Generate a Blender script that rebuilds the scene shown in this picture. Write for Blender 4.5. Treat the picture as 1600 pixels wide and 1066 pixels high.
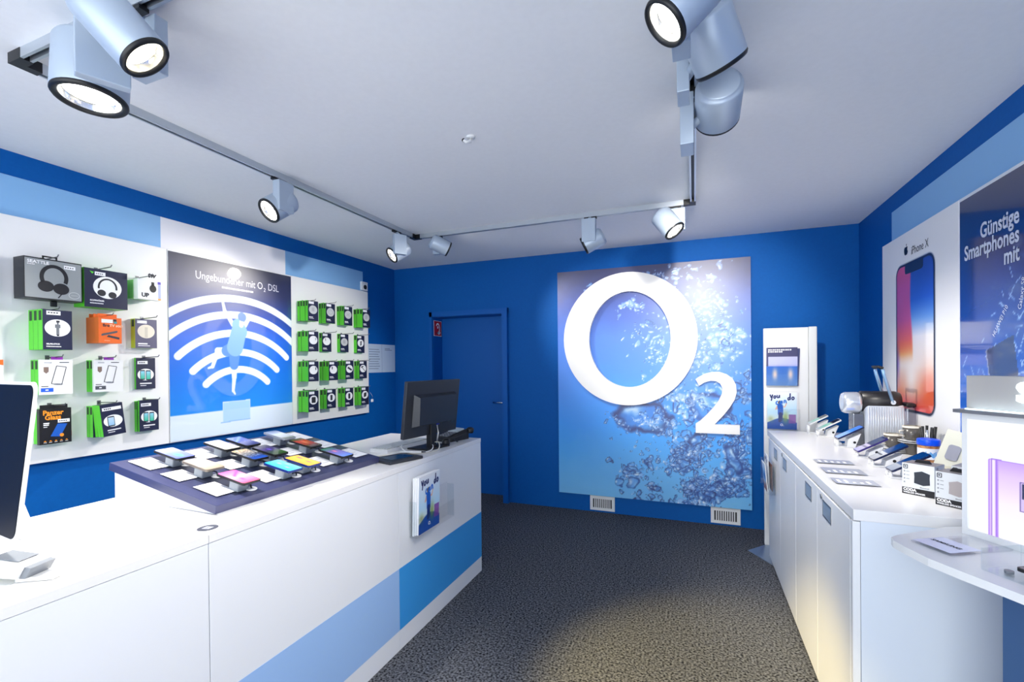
import bpy, bmesh, math, random
import numpy as np
from mathutils import Vector, Matrix
C = bpy.context.scene.collection
PI = math.pi
BK = ['rearmost', 'second rearmost', 'third rearmost', 'fourth rearmost']
for o in list(bpy.data.objects): bpy.data.objects.remove(o)

# ---------------------------------------------------------------- camera, world, exposure
cd = bpy.data.cameras.new('camera'); cam = bpy.data.objects.new('camera', cd); C.objects.link(cam)
cd.sensor_width = 36; cd.lens = 16.237; cd.shift_y = .02554; cd.clip_start = .02
def cam_axes(yaw, pitch, roll):
    r = Vector((math.cos(yaw), math.sin(yaw), 0)); f = Vector((-math.sin(yaw), math.cos(yaw), 0)); u = Vector((0, 0, 1))
    f2 = math.cos(pitch)*f+math.sin(pitch)*u; u2 = math.cos(pitch)*u-math.sin(pitch)*f
    return math.cos(roll)*r+math.sin(roll)*u2, math.cos(roll)*u2-math.sin(roll)*r, f2
_r, _u, _f = cam_axes(.375454, -.0065566, -.0093672)
m4 = Matrix((_r, _u, -_f)).transposed().to_4x4(); m4.translation = (0, 0, 1.45)
cam.matrix_world = m4
S = bpy.context.scene; S.camera = cam
vs = S.view_settings; vs.view_transform = 'Standard'; vs.look = 'None'; vs.gamma = 1; vs.use_curve_mapping = False
vs.exposure = 0.24
w = bpy.data.worlds.new('world'); S.world = w; w.use_nodes = True
w.node_tree.nodes['Background'].inputs[0].default_value = (.90, .955, 1, 1)      # daylight entering by the open shop front
w.node_tree.nodes['Background'].inputs[1].default_value = 3.5
COOL = (.92, .96, 1.0); WARM = (1, .77, .30); NEUT = (1, .95, .88)
# watts, colour, beam angle of each track spotlight
SPOT = {'S1': (560, WARM, 31), 'S2': (125, NEUT, 84), 'S3': (85, NEUT, 84), 'S4': (85, NEUT, 84), 'S5': (60, NEUT, 56), 'S6': (125, NEUT, 70),
        'S7': (58, NEUT, 80), 'S8': (115, NEUT, 84), 'S9': (75, NEUT, 62), 'S10': (165, NEUT, 54)}

# ---------------------------------------------------------------- materials
def srgb(c): return tuple(((x/255)/12.92 if x/255 <= .04045 else ((x/255+.055)/1.055)**2.4) for x in c)
MATS = {}
def M(name, col=(200, 200, 200), rough=.5, metal=0, emit=0, coat=0, spec=.5, lin=None):
    if name in MATS: return MATS[name]
    m = bpy.data.materials.new(name); m.use_nodes = True; b = m.node_tree.nodes['Principled BSDF']
    c = lin or srgb(col)
    b.inputs['Base Color'].default_value = (*c, 1); b.inputs['Roughness'].default_value = rough
    b.inputs['Metallic'].default_value = metal; b.inputs['Specular IOR Level'].default_value = spec
    if coat: b.inputs['Coat Weight'].default_value = coat; b.inputs['Coat Roughness'].default_value = .05
    if emit:
        b.inputs['Emission Color'].default_value = (*c, 1); b.inputs['Emission Strength'].default_value = emit
    m.diffuse_color = (*c, 1); MATS[name] = m; return m
def noisy(name, scale, c1, c2, bump=0, rough=.5, detail=3, spec=.5, dist=.002):
    m = M(name, c1, rough, spec=spec); nt = m.node_tree; b = nt.nodes['Principled BSDF']
    tc = nt.nodes.new('ShaderNodeTexCoord'); n = nt.nodes.new('ShaderNodeTexNoise')
    n.inputs['Scale'].default_value = scale; n.inputs['Detail'].default_value = detail
    r = nt.nodes.new('ShaderNodeValToRGB')
    r.color_ramp.elements[0].position = .35; r.color_ramp.elements[1].position = .65
    r.color_ramp.elements[0].color = (*srgb(c1), 1); r.color_ramp.elements[1].color = (*srgb(c2), 1)
    nt.links.new(tc.outputs['Object'], n.inputs['Vector']); nt.links.new(n.outputs['Fac'], r.inputs['Fac'])
    nt.links.new(r.outputs['Color'], b.inputs['Base Color'])
    if bump:
        bp = nt.nodes.new('ShaderNodeBump'); bp.inputs['Strength'].default_value = bump; bp.inputs['Distance'].default_value = dist
        nt.links.new(n.outputs['Fac'], bp.inputs['Height']); nt.links.new(bp.outputs['Normal'], b.inputs['Normal'])
    return m
def acrylic(name, tint=(1, 1, 1), fac=.045, rough=.03):
    if name in MATS: return MATS[name]
    m = bpy.data.materials.new(name); m.use_nodes = True; nt = m.node_tree; nt.nodes.clear()
    o = nt.nodes.new('ShaderNodeOutputMaterial'); mx = nt.nodes.new('ShaderNodeMixShader')
    t = nt.nodes.new('ShaderNodeBsdfTransparent'); g = nt.nodes.new('ShaderNodeBsdfGlossy')
    t.inputs[0].default_value = (*tint, 1); g.inputs['Roughness'].default_value = rough
    mx.inputs[0].default_value = fac
    nt.links.new(t.outputs[0], mx.inputs[1]); nt.links.new(g.outputs[0], mx.inputs[2]); nt.links.new(mx.outputs[0], o.inputs[0])
    m.diffuse_color = (.9, .95, 1, .3); MATS[name] = m; return m
def print_mat(name, rough=.4, emit=0, coat=0, spec=.5):
    if name in MATS: return MATS[name]
    m = M(name, (128, 128, 128), rough, coat=coat, spec=spec); nt = m.node_tree; b = nt.nodes['Principled BSDF']
    a = nt.nodes.new('ShaderNodeVertexColor'); a.layer_name = 'Col'
    nt.links.new(a.outputs['Color'], b.inputs['Base Color'])
    if emit:
        nt.links.new(a.outputs['Color'], b.inputs['Emission Color']); b.inputs['Emission Strength'].default_value = emit
    return m
BLUE = noisy('wall_paint_blue', 60, (0, 88, 166), (0, 91, 170), .04, .6, spec=.18)
BLUE_D = M('door_paint_blue', (0, 90, 172), .45, spec=.25)
CEIL = noisy('ceiling_plaster', 40, (238, 239, 241), (240, 241, 243), .03, .9)
CARPET = noisy('carpet_grey', 92, (16, 18, 24), (116, 118, 124), .7, .95, 3, .1, .006)
WHITE = M('white_laminate', (236, 238, 240), .32)
WHITE_P = M('white_panel', (236, 236, 236), .4)
WTOP = M('white_worktop', (238, 237, 236), .25)
STRIPE_L = M('stripe_light_blue', (158, 194, 238), .4)
STRIPE_M = M('stripe_mid_blue', (58, 156, 226), .4)
STRIP = M('wall_stripe_pale_blue', (132, 182, 228), .45)
STRIPW = M('wall_stripe_white', (236, 235, 240), .45)
ALU = M('brushed_aluminium', (196, 203, 210), .35, .75)
LAMP = M('lamp_silver_paint', (178, 192, 208), .38, .25)
BLACK = M('black_plastic', (16, 17, 20), .45)
BLACKG = M('black_gloss', (10, 11, 14), .1)
DARK = M('dark_grey_plastic', (44, 47, 54), .42)
GREY = M('grey_plastic', (120, 125, 132), .4)
NAVY = M('navy_card', (26, 32, 62), .4)
GREEN = M('green_card', (92, 214, 48), .4)
PAPER = M('white_paper', (240, 241, 244), .55)
WP = M('white_plastic', (235, 236, 236), .3)
INK = M('ink_dark', (36, 38, 48), .5)
INKW = M('ink_white', (242, 242, 244), .5)
CHROME = M('chrome', (225, 228, 232), .12, 1)
STEEL = M('brushed_steel', (172, 170, 168), .38, 1)
ACR = acrylic('clear_acrylic'); ACRB = acrylic('clear_acrylic_edge', (.95, .975, .985), .10)
TRAYM = M('tray_navy', (58, 62, 98), .3)
PMAT = print_mat('printed_matt', .45); PGLOSS = print_mat('printed_gloss', .40, 0, 1); PGLOSS.node_tree.nodes['Principled BSDF'].inputs['Coat IOR'].default_value = 1.75; PGLOSS.node_tree.nodes['Principled BSDF'].inputs['Coat Roughness'].default_value = .02; PBOARD = print_mat('printed_board', .38, 0, 0, .9)
PSCR = print_mat('screen_glass', .08, .22)
PLIT = print_mat('backlit_print', .4, .95)
for l_ in [l for l in PLIT.node_tree.links if l.to_socket.name == 'Base Color']: PLIT.node_tree.links.remove(l_)
PLIT.node_tree.nodes['Principled BSDF'].inputs['Base Color'].default_value = (.02, .02, .02, 1)
PACK = print_mat('printed_package', .4)

# ---------------------------------------------------------------- mesh helpers
class MB:
    def __init__(s): s.v = []; s.f = []; s.m = []; s.s = []
    def add(s, vs, fs, mi=0, sm=False):
        o = len(s.v); s.v += [tuple(p) for p in vs]
        for i, f in enumerate(fs):
            s.f.append(tuple(a+o for a in f)); s.m.append(mi[i] if isinstance(mi, (list, tuple)) else mi); s.s.append(sm)
        return s
    def box(s, x0, y0, z0, x1, y1, z1, mi=0):
        # faces: -z, +z, -y, +x, +y, -x
        return s.add([(x0, y0, z0), (x1, y0, z0), (x1, y1, z0), (x0, y1, z0), (x0, y0, z1), (x1, y0, z1), (x1, y1, z1), (x0, y1, z1)],
                     [(0, 3, 2, 1), (4, 5, 6, 7), (0, 1, 5, 4), (1, 2, 6, 5), (2, 3, 7, 6), (3, 0, 4, 7)], mi)
    def rbox(s, x0, y0, z0, x1, y1, z1, r=.003, seg=2, mi=0):
        bm = bmesh.new(); bmesh.ops.create_cube(bm, size=1)
        for v in bm.verts: v.co = Vector((x0+(v.co.x+.5)*(x1-x0), y0+(v.co.y+.5)*(y1-y0), z0+(v.co.z+.5)*(z1-z0)))
        bmesh.ops.bevel(bm, geom=list(bm.edges), offset=r, segments=seg, profile=.5, affect='EDGES')
        bm.verts.index_update()
        s.add([v.co for v in bm.verts], [[v.index for v in f.verts] for f in bm.faces], mi); bm.free(); return s
    def prism(s, poly, y0, y1, mi=0):          # outline in XZ (counter-clockwise seen from -y), extruded from front y0 to back y1
        n = len(poly); vs_ = [(x, y0, z) for x, z in poly]+[(x, y1, z) for x, z in poly]
        fs = [tuple(range(n)), tuple(range(2*n-1, n-1, -1))]+[(i, i+n, (i+1) % n+n, (i+1) % n) for i in range(n)]
        return s.add(vs_, fs, mi)
    def zprism(s, poly, z0, z1, mi=0):         # outline in XY ccw
        n = len(poly); vs_ = [(x, y, z0) for x, y in poly]+[(x, y, z1) for x, y in poly]
        fs = [tuple(range(n-1, -1, -1)), tuple(range(n, 2*n))]+[(i, (i+1) % n, (i+1) % n+n, i+n) for i in range(n)]
        return s.add(vs_, fs, mi)
    def lathe(s, prof, n=24, c=(0, 0, 0), axis='z', mi=0, sm=True, caps=True):
        vs_ = []; fs = []
        for r, h in prof:
            for k in range(n):
                a = 2*PI*k/n; p = (r*math.cos(a), r*math.sin(a), h)
                if axis == 'x': p = (h, p[0], p[1])
                if axis == 'y': p = (p[1], h, p[0])
                vs_.append((p[0]+c[0], p[1]+c[1], p[2]+c[2]))
        for i in range(len(prof)-1):
            for k in range(n):
                a, b = i*n+k, i*n+(k+1) % n; fs.append((a, b, b+n, a+n))
        o = len(s.v); s.add(vs_, fs, mi, sm)
        if caps:
            s.f += [tuple(o+k for k in range(n-1, -1, -1)), tuple(o+(len(prof)-1)*n+k for k in range(n))]
            s.m += [mi, mi]; s.s += [False, False]
        return s
    def cyl(s, p0, p1, r, n=16, r1=None, mi=0):
        p0, p1 = Vector(p0), Vector(p1); d = p1-p0; q = d.to_track_quat('Z', 'Y'); vs_ = []
        for h, rr in ((0, r), (d.length, r if r1 is None else r1)):
            for k in range(n):
                a = 2*PI*k/n; vs_.append(p0+q @ Vector((rr*math.cos(a), rr*math.sin(a), h)))
        o = len(s.v)
        s.add(vs_, [(k, (k+1) % n, (k+1) % n+n, k+n) for k in range(n)], mi, True)
        s.f += [tuple(o+k for k in range(n-1, -1, -1)), tuple(o+n+k for k in range(n))]; s.m += [mi, mi]; s.s += [False, False]
        return s
    def tube(s, pts, r, n=8, mi=0):
        pts = [Vector(p) for p in pts]; vs_ = []
        for i, p in enumerate(pts):
            d = (pts[min(i+1, len(pts)-1)]-pts[max(i-1, 0)]).normalized(); q = d.to_track_quat('Z', 'Y')
            for k in range(n):
                a = 2*PI*k/n; vs_.append(p+q @ Vector((r*math.cos(a), r*math.sin(a), 0)))
        fs = [(i*n+k, i*n+(k+1) % n, (i+1)*n+(k+1) % n, (i+1)*n+k) for i in range(len(pts)-1) for k in range(n)]
        o = len(s.v); s.add(vs_, fs, mi, True); L = (len(pts)-1)*n
        s.f += [tuple(o+k for k in range(n-1, -1, -1)), tuple(o+L+k for k in range(n))]; s.m += [mi, mi]; s.s += [False, False]
        return s
    def build(s, name, mats, parent=None, loc=(0, 0, 0), rot=(0, 0, 0)):
        me = bpy.data.meshes.new(name); me.from_pydata(s.v, [], s.f)
        for m in (mats if isinstance(mats, (list, tuple)) else [mats]): me.materials.append(m)
        me.polygons.foreach_set('material_index', s.m); me.polygons.foreach_set('use_smooth', s.s); me.update()
        o = bpy.data.objects.new(name, me); C.objects.link(o); o.parent = parent; o.location = loc; o.rotation_euler = rot
        return o
def tag(o, label=None, cat=None, group=None, kind=None):
    for k, v in (('label', label), ('category', cat), ('group', group), ('kind', kind)):
        if v: o[k] = v
    return o
def thing(name, label, cat, loc=(0, 0, 0), rotz=0, group=None, rot=None):
    o = bpy.data.objects.new(name, None); C.objects.link(o); o.empty_display_size = .05
    o.location = loc; o.rotation_euler = rot or (0, 0, rotz); return tag(o, label, cat, group)
def struct(name, mb, m): return tag(mb.build(name, m), kind='structure')
def copy_tree(o, parent=None):
    c = o.copy(); C.objects.link(c); c.parent = parent
    for ch in list(o.children): copy_tree(ch, c)
    return c
def rrect(x0, z0, x1, z1, r, seg=5):
    out = []
    for cx, cz, a0 in ((x1-r, z0+r, -90), (x1-r, z1-r, 0), (x0+r, z1-r, 90), (x0+r, z0+r, 180)):
        for k in range(seg+1):
            a = math.radians(a0+90*k/seg); out.append((cx+r*math.cos(a), cz+r*math.sin(a)))
    return out
def ell(cx, cz, rx, rz, n=28): return [(cx+rx*math.cos(2*PI*k/n), cz+rz*math.sin(2*PI*k/n)) for k in range(n)]
def rect(x0, z0, x1, z1): return [(x0, z0), (x1, z0), (x1, z1), (x0, z1)]
def flat(name, t, m, polys, y=0, flip=False):        # printed shapes: thin sheets in the local XZ plane facing -y
    b = MB()
    for p in polys: b.add([(x, y, z) for x, z in p], [tuple(range(len(p)))])
    return b.build(name, m, t)
def stroke(pts, wd):                                 # polyline as quads in XZ
    out = []
    for (x0, z0), (x1, z1) in zip(pts[:-1], pts[1:]):
        d = math.hypot(x1-x0, z1-z0) or 1; nx, nz = -(z1-z0)/d*wd/2, (x1-x0)/d*wd/2
        out.append([(x0-nx, z0-nz), (x1-nx, z1-nz), (x1+nx, z1+nz), (x0+nx, z0+nz)])
    return out
def ring(cx, cz, rx, rz, wd, n=40, a0=0, a1=360):
    out = []
    for k in range(n):
        a, b = math.radians(a0+(a1-a0)*k/n), math.radians(a0+(a1-a0)*(k+1)/n)
        out.append([(cx+(rx-wd)*math.cos(a), cz+(rz-wd)*math.sin(a)), (cx+rx*math.cos(a), cz+rz*math.sin(a)),
                    (cx+rx*math.cos(b), cz+rz*math.sin(b)), (cx+(rx-wd)*math.cos(b), cz+(rz-wd)*math.sin(b))])
    return out
_txt = {}
def text(name, body, size, m, t, x=0, y=0, z=0, align='LEFT', ext=0, bold=0, sx=1, shear=0, rot=0, lie=False):
    key = (body, size, align, ext, bold, shear)
    if key not in _txt:
        cu = bpy.data.curves.new('lettering', 'FONT'); cu.body = body; cu.size = size; cu.align_x = align
        cu.extrude = ext; cu.offset = bold; cu.shear = shear; cu.resolution_u = 3; cu.space_line = .9
        ob = bpy.data.objects.new('lettering', cu); C.objects.link(ob)
        me = bpy.data.meshes.new_from_object(ob.evaluated_get(bpy.context.evaluated_depsgraph_get()))
        bpy.data.objects.remove(ob); bpy.data.curves.remove(cu); _txt[key] = me
    me = _txt[key].copy()
    me.materials.clear(); me.materials.append(m)
    me.transform(Matrix.Diagonal((sx, 1, 1, 1)))
    if rot: me.transform(Matrix.Rotation(rot, 4, 'Z'))
    if not lie: me.transform(Matrix.Rotation(PI/2, 4, 'X'))
    o = bpy.data.objects.new(name, me); C.objects.link(o); o.parent = t; o.location = (x, y, z); return o
def paint(name, t, m, w_, h_, nx, nz, fn, x0=0, z0=0, y=0, lie=False, mask=None):   # a printed sheet: colours per vertex
    u, v = np.meshgrid((np.arange(nx+1))/nx, (np.arange(nz+1))/nz)
    co = np.zeros(((nx+1)*(nz+1), 3)); co[:, 0] = x0+u.ravel()*w_
    co[:, 2 if not lie else 1] = z0+v.ravel()*h_; co[:, 1 if not lie else 2] = y
    i = (np.arange(nz)[:, None]*(nx+1)+np.arange(nx)[None, :]).ravel()
    q = np.stack([i, i+1, i+nx+2, i+nx+1], 1)
    if mask is not None: q = q[mask(u.ravel()[i]+.5/nx, v.ravel()[i]+.5/nz)]
    me = bpy.data.meshes.new(name)
    me.vertices.add(len(co)); me.vertices.foreach_set('co', co.ravel())
    me.loops.add(q.size); me.loops.foreach_set('vertex_index', q.ravel().astype(np.int32))
    me.polygons.add(len(q)); me.polygons.foreach_set('loop_start', np.arange(0, q.size, 4, dtype=np.int32))
    me.update(calc_edges=True)
    rgb = np.clip(fn(u, v), 0, 255)/255.
    a = me.color_attributes.new('Col', 'BYTE_COLOR', 'POINT')
    a.data.foreach_set('color_srgb', np.concatenate([rgb.reshape(-1, 3), np.ones((len(co), 1))], 1).ravel().astype(np.float32))
    me.materials.append(m)
    o = bpy.data.objects.new(name, me); C.objects.link(o); o.parent = t; return o
def ramp(x, stops):
    xs = [s[0] for s in stops]; return np.stack([np.interp(x, xs, [s[1][k] for s in stops]) for k in range(3)], -1)
def blend(img, col, a): return img*(1-a[..., None])+np.array(col, float)*a[..., None]
def sstep(x, a, b): t = np.clip((x-a)/(b-a), 0, 1); return t*t*(3-2*t)
def seg_d(x, z, a, b):
    ax, az = a; bx, bz = b; dx, dz = bx-ax, bz-az; t = np.clip(((x-ax)*dx+(z-az)*dz)/(dx*dx+dz*dz+1e-9), 0, 1)
    return np.hypot(x-ax-t*dx, z-az-t*dz)
LW, RW, BW, CH = -3.226, 1.241, 4.49, 2.556
LEFT, RIGHT = PI/2, -PI/2          # facing directions: local -y looks into the room

# ---------------------------------------------------------------- room shell
YF = -1.6
struct('floor', MB().box(LW-.1, YF, -.1, RW+.1, BW+.3, 0), CARPET)
struct('ceiling', MB().box(LW-.1, YF, CH, RW+.1, BW+.3, CH+.1), CEIL)
struct('wall_left', MB().box(LW-.1, YF, 0, LW, BW+.3, CH), BLUE)
struct('wall_right', MB().box(RW, YF, 0, RW+.1, BW+.3, CH), BLUE)
DX0, DX1, DH = -2.72, -1.862, 1.985
struct('wall_back', MB().box(LW, BW, 0, DX0, BW+.3, CH).box(DX1, BW, 0, RW, BW+.3, CH).box(DX0, BW, DH, DX1, BW+.3, CH), BLUE)
d = struct('door_1', MB().box(DX0+.004, BW+.2, .004, DX1-.004, BW+.24, DH-.004), BLUE_D)
fr = MB()
fr.box(DX0-.032, BW-.022, 0, DX0+.001, BW, DH+.052).box(DX1-.001, BW-.05, 0, DX1+.058, BW, DH+.052)
fr.box(DX0-.032, BW-.022, DH-.001, DX1+.058, BW, DH+.052)
fr.box(DX0, BW-.001, 0, DX0+.004, BW+.2, DH).box(DX1-.004, BW-.001, 0, DX1, BW+.2, DH).box(DX0, BW-.001, DH-.004, DX1, BW+.2, DH)
fr.build('door_frame', BLUE_D, d)
hd = MB().cyl((-1.925, BW+.2, 1.03), (-1.925, BW+.145, 1.03), .009, 12).tube([(-1.925, BW+.15, 1.03), (-1.94, BW+.145, 1.03), (-2.055, BW+.145, 1.03)], .010, 10)
hd.lathe([(.024, 0), (.024, .008)], 20, (-1.925, BW+.192, 1.03), 'y')
tag(hd.build('door_handle', CHROME, d), 'chrome lever handle')
# a pale stripe runs round the upper walls
struct('trim_1', MB().box(LW, -.2, 2.22, LW+.008, 1.962, 2.43), STRIP)
struct('trim_2', MB().box(LW, 1.962, 2.22, LW+.008, 2.946, 2.43), STRIPW)
struct('trim_3', MB().box(LW, 2.946, 2.22, LW+.008, 3.93, 2.43), STRIP)
struct('trim_4', MB().box(RW-.008, .2, 2.2, RW, 3.805, 2.436), STRIP)

# ---------------------------------------------------------------- ceiling: lighting track, spotlights
tr = thing('lighting_track', 'grey aluminium lighting track in a rectangle under the white ceiling', 'track', (-1.1, 2.1, CH))
def rail(x0, y0, x1, y1, along):
    L = (x1-x0) if along == 'x' else (y1-y0); hw = .017
    sec = [(-hw, 0), (-hw, -.035), (-.008, -.035), (-.008, -.010), (.008, -.010), (.008, -.035), (hw, -.035), (hw, 0)]
    n = len(sec); v = []
    for e in (0, L): v += [((e, a, z) if along == 'x' else (a, e, z)) for a, z in sec]
    b = MB().add(v, [(i, (i+1) % n, (i+1) % n+n, i+n) for i in range(n)])
    b.box(*((0, -.008, -.012, L, .008, -.0095) if along == 'x' else (-.008, 0, -.012, .008, L, -.0095)), mi=1)
    return b.build('rail', [ALU, BLACK], tr, (x0+1.1, y0-2.1, 0))
XL, XR, YN, YB = -2.208, 0.0, .884, 3.372
rail(XL+.055, YN, XR-.055, YN, 'x'); rail(XL+.055, YB, XR-.055, YB, 'x'); rail(XL, YN+.055, XL, YB-.055, 'y'); rail(XR, YN+.055, XR, YB-.055, 'y')
for cx, cy, sx, sy in ((XL, YN, 1, 1), (XR, YN, -1, 1), (XL, YB, 1, -1), (XR, YB, -1, -1)):
    b = MB().box(-.018, -.018, -.037, .018, .018, 0)
    a0, a1 = sorted((.018*sx, .06*sx)); b.box(a0, -.018, -.037, a1, .018, 0)
    a0, a1 = sorted((.018*sy, .06*sy)); b.box(-.018, a0, -.037, .018, a1, 0)
    tag(b.build('corner_connector', BLACK, tr, (cx+1.1, cy-2.1, 0)), 'black corner connector')
def lamp(key, label, c1, tgt, L, D, box, bs, yaw=0, rail_pos=None, on=True):
    c1 = Vector(c1); dr = (Vector(tgt)-c1).normalized(); back = c1-dr*L; R = D/2
    rp = rail_pos or (box[0], box[1])
    t = thing('spotlight', label, 'spotlight', (rp[0], rp[1], CH-.035), 0, 'silver track spotlights')
    o0 = Vector(t.location); q = dr.to_track_quat('Z', 'Y')
    def aimed(mb, name, m):
        o = mb.build(name, m, t, c1-o0); o.rotation_euler = q.to_euler(); return o
    aimed(MB().lathe([(.0005, -L-.004), (R*.80, -L-.004), (R*.86, -L), (R*.86, -L+.004), (R*.95, -L+.006), (R, -L+.016), (R, -.012), (R*.99, -.010)], 36, caps=False), 'lamp_body', LAMP)
    tag(aimed(MB().lathe([(R*.99, -.011), (R*1.0, -.004), (R*.95, .003), (R*.84, .001), (R*.79, -.006), (R*.77, -.02)], 36, caps=False), 'front_ring', BLACK), 'black front ring')
    aimed(MB().lathe([(R*.79, -.006), (R*.74, -.022), (R*.70, -.026)], 36, caps=False), 'reflector', M('reflector', (250, 248, 240), .15, .9))
    en, col, ang = SPOT[key]
    aimed(MB().lathe([(R*.70, -.027), (R*.70, -.026)], 32), 'lens', M('lens_'+('warm' if col is WARM else 'cool'), emit=14, lin=(1, .9, .66) if col is WARM else (1, .985, .96)))
    bx = Vector(box)-o0; hx, hy, hz = bs[0]/2, bs[1]/2, bs[2]/2
    MB().rbox(-hx, -hy, -hz, hx, hy, hz, .003, 2).build('gear_box', LAMP, t, bx, (0, 0, yaw))
    ax = Vector(rp).to_3d()-o0; top = bx.z+hz
    ad = MB().box(-.045, -.014, -.012, .045, .014, .008) if abs(rp[1]-YN) < .02 or abs(rp[1]-YB) < .02 else MB().box(-.014, -.045, -.012, .014, .045, .008)
    tag(ad.build('track_adapter', BLACK, t), 'black track adapter')
    mid = (c1-dr*L*.55)-o0; foot = bx+Vector((0, 0, -hz*.25))
    a = MB().cyl((0, 0, -.008), (bx.x, bx.y, top-.004), .012, 12); a.build('stem', LAMP, t)
    MB().cyl(foot, mid, .016, 14).build('swivel_arm', LAMP, t)
    ld = bpy.data.lights.new('spot_beam', 'SPOT'); ld.energy = en; ld.color = col; ld.spot_size = math.radians(ang); ld.spot_blend = .75; ld.shadow_soft_size = .05
    lo = bpy.data.objects.new('spot_beam', ld); C.objects.link(lo); lo.parent = t; lo.location = c1+dr*.012-o0
    lo.rotation_euler = (-dr).to_track_quat('Z', 'Y').to_euler()
    return t
lamp('S1', 'large spotlight with warm yellow light on the near track, upper left', (-1.406, .828, 2.304), (.02, 2.22, 0), .19, .134, (-1.555, .925, 2.43), (.11, .04, .17), 0, (-1.555, YN))
lamp('S2', 'spotlight aimed straight down at the left counter, beside the track corner', (-1.783, .884, 2.302), (-1.75, .80, .93), .185, .193, (-1.613, .832, 2.372), (.035, .125, .165), -.40, (-1.70, YN))
lamp('S3', 'spotlight shining towards the viewer halfway along the left track', (-2.225, 1.924, 2.324), (-2.6, .3, 1.0), .165, .142, (-2.165, 1.975, 2.41), (.05, .10, .17), 0, (XL, 1.985))
lamp('S4', 'spotlight facing left at the far end of the left track', (-2.281, 3.138, 2.341), (-3.18, 1.7, 1.2), .16, .133, (-2.165, 3.09, 2.405), (.045, .10, .155), -.6, (XL, 3.11))
lamp('S5', 'small spotlight turned away to the right beside the far left track corner', (-1.897, 3.397, 2.411), (-.72, 4.45, 1.75), .155, .125, (-1.99, 3.40, 2.44), (.10, .04, .12), 0, (-1.99, YB))
lamp('S6', 'spotlight tilted down to the left in the middle of the far track', (-.748, 3.355, 2.31), (-3.18, 3.02, 1.1), .155, .128, (-.70, 3.315, 2.41), (.10, .045, .165), 0, (-.70, YB))
lamp('S7', 'spotlight tilted down to the right near the far right track corner', (-.111, 3.262, 2.321), (.85, 2.95, 1.0), .17, .145, (-.10, 3.37, 2.43), (.10, .04, .15), 0, (-.12, YB))
lamp('S8', 'lit spotlight facing the viewer at the top of the right track', (-.065, 1.216, 2.292), (-1.4, .9, .9), .16, .128, (-.028, 1.395, 2.395), (.05, .08, .14), 0, (XR, 1.395))
lamp('S9', 'spotlight turned away on the right track, its slotted edge towards the counter', (.088, 1.611, 2.387), (.8, 2.8, .94), .16, .158, (-.028, 1.70, 2.43), (.04, .10, .15), 0, (XR, 1.70))
lamp('S10', 'rearmost spotlight of the right track, back cap showing, aimed at the big sign', (.091, 2.031, 2.425), (.05, 4.45, 1.7), .17, .168, (-.02, 1.985, 2.40), (.05, .12, .20), 0, (XR, 1.985))
b = thing('ceiling_hook', 'tiny white socket with a dark hole in the middle of the ceiling', 'hook', (-1.0, 2.02, CH))
MB().lathe([(.022, 0), (.022, -.006), (.012, -.010)], 20).build('base_plate', WP, b)
MB().tube([(0, 0, -.006), (.004, -.012, -.03), (-.01, -.03, -.04), (-.02, -.035, -.03)], .008).build('hook_arm', WP, b)
MB().lathe([(.009, 0), (.009, .004)], 14, (-.021, -.037, -.03), 'y').build('socket_hole', BLACK, b)

# ---------------------------------------------------------------- left counter
XF, XB, ZT = -1.397, -2.155, .932
ct = thing('sales_counter', 'long white sales counter with blue stripes on its front, left side', 'counter', (XF, 1.4, 0))
o0 = Vector((XF, 1.4, 0))
ys = [-.05, .979, 1.961, 2.935]
for i in range(3):
    y0, y1 = ys[i]+.0012, ys[i+1]-.0012
    MB().rbox(XF-.022-o0.x, y0-1.4, 0, XF-.002-o0.x, y1-1.4, .9035, .001, 1).build('front_panel', WHITE, ct)
for i, (y0, y1) in enumerate(((-.05, .979), (.979, 2.935))):
    MB().rbox(XB-XF, y0+.001-1.4, .9045, 0, y1-.001-1.4, ZT, .0015, 2).build('worktop', WTOP, ct)
MB().box(XB-XF+.01, 2.913-1.4, 0, -.0225, 2.9345-1.4, .904).build('end_panel', WHITE, ct)
MB().box(XB-XF+.01, -1.4, 0, XB-XF+.03, 1.51, .904).build('rear_panel', WHITE, ct)
tag(MB().box(-.002, -.419, .102, -.0012, .5608, .415).build('stripe', STRIPE_L, ct), 'pale blue stripe')
tag(MB().box(-.002, .5612, .102, -.0012, 1.533, .415).build('stripe', STRIPE_M, ct), 'mid blue stripe')
st = thing('round_sticker', 'grey round sticker with white square on the counter edge below the phone tray', 'sticker', (-1.458, 1.018, ZT))
MB().lathe([(.030, 0.0002), (.030, .0008)], 32).build('disc', M('sticker_grey', (72, 75, 88), .5, spec=.2), st)
MB().rbox(-.013, -.011, .0008, .013, .011, .0013, .0002, 1).build('emblem', M('sticker_pale', (170, 174, 186), .4), st, rot=(0, 0, .2))
text('lettering', 'o', .018, M('sticker_grey'), st, -.007, -.006, .0016, lie=True); text('lettering', '2', .010, M('sticker_grey'), st, .003, -.009, .0016, lie=True)

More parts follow.
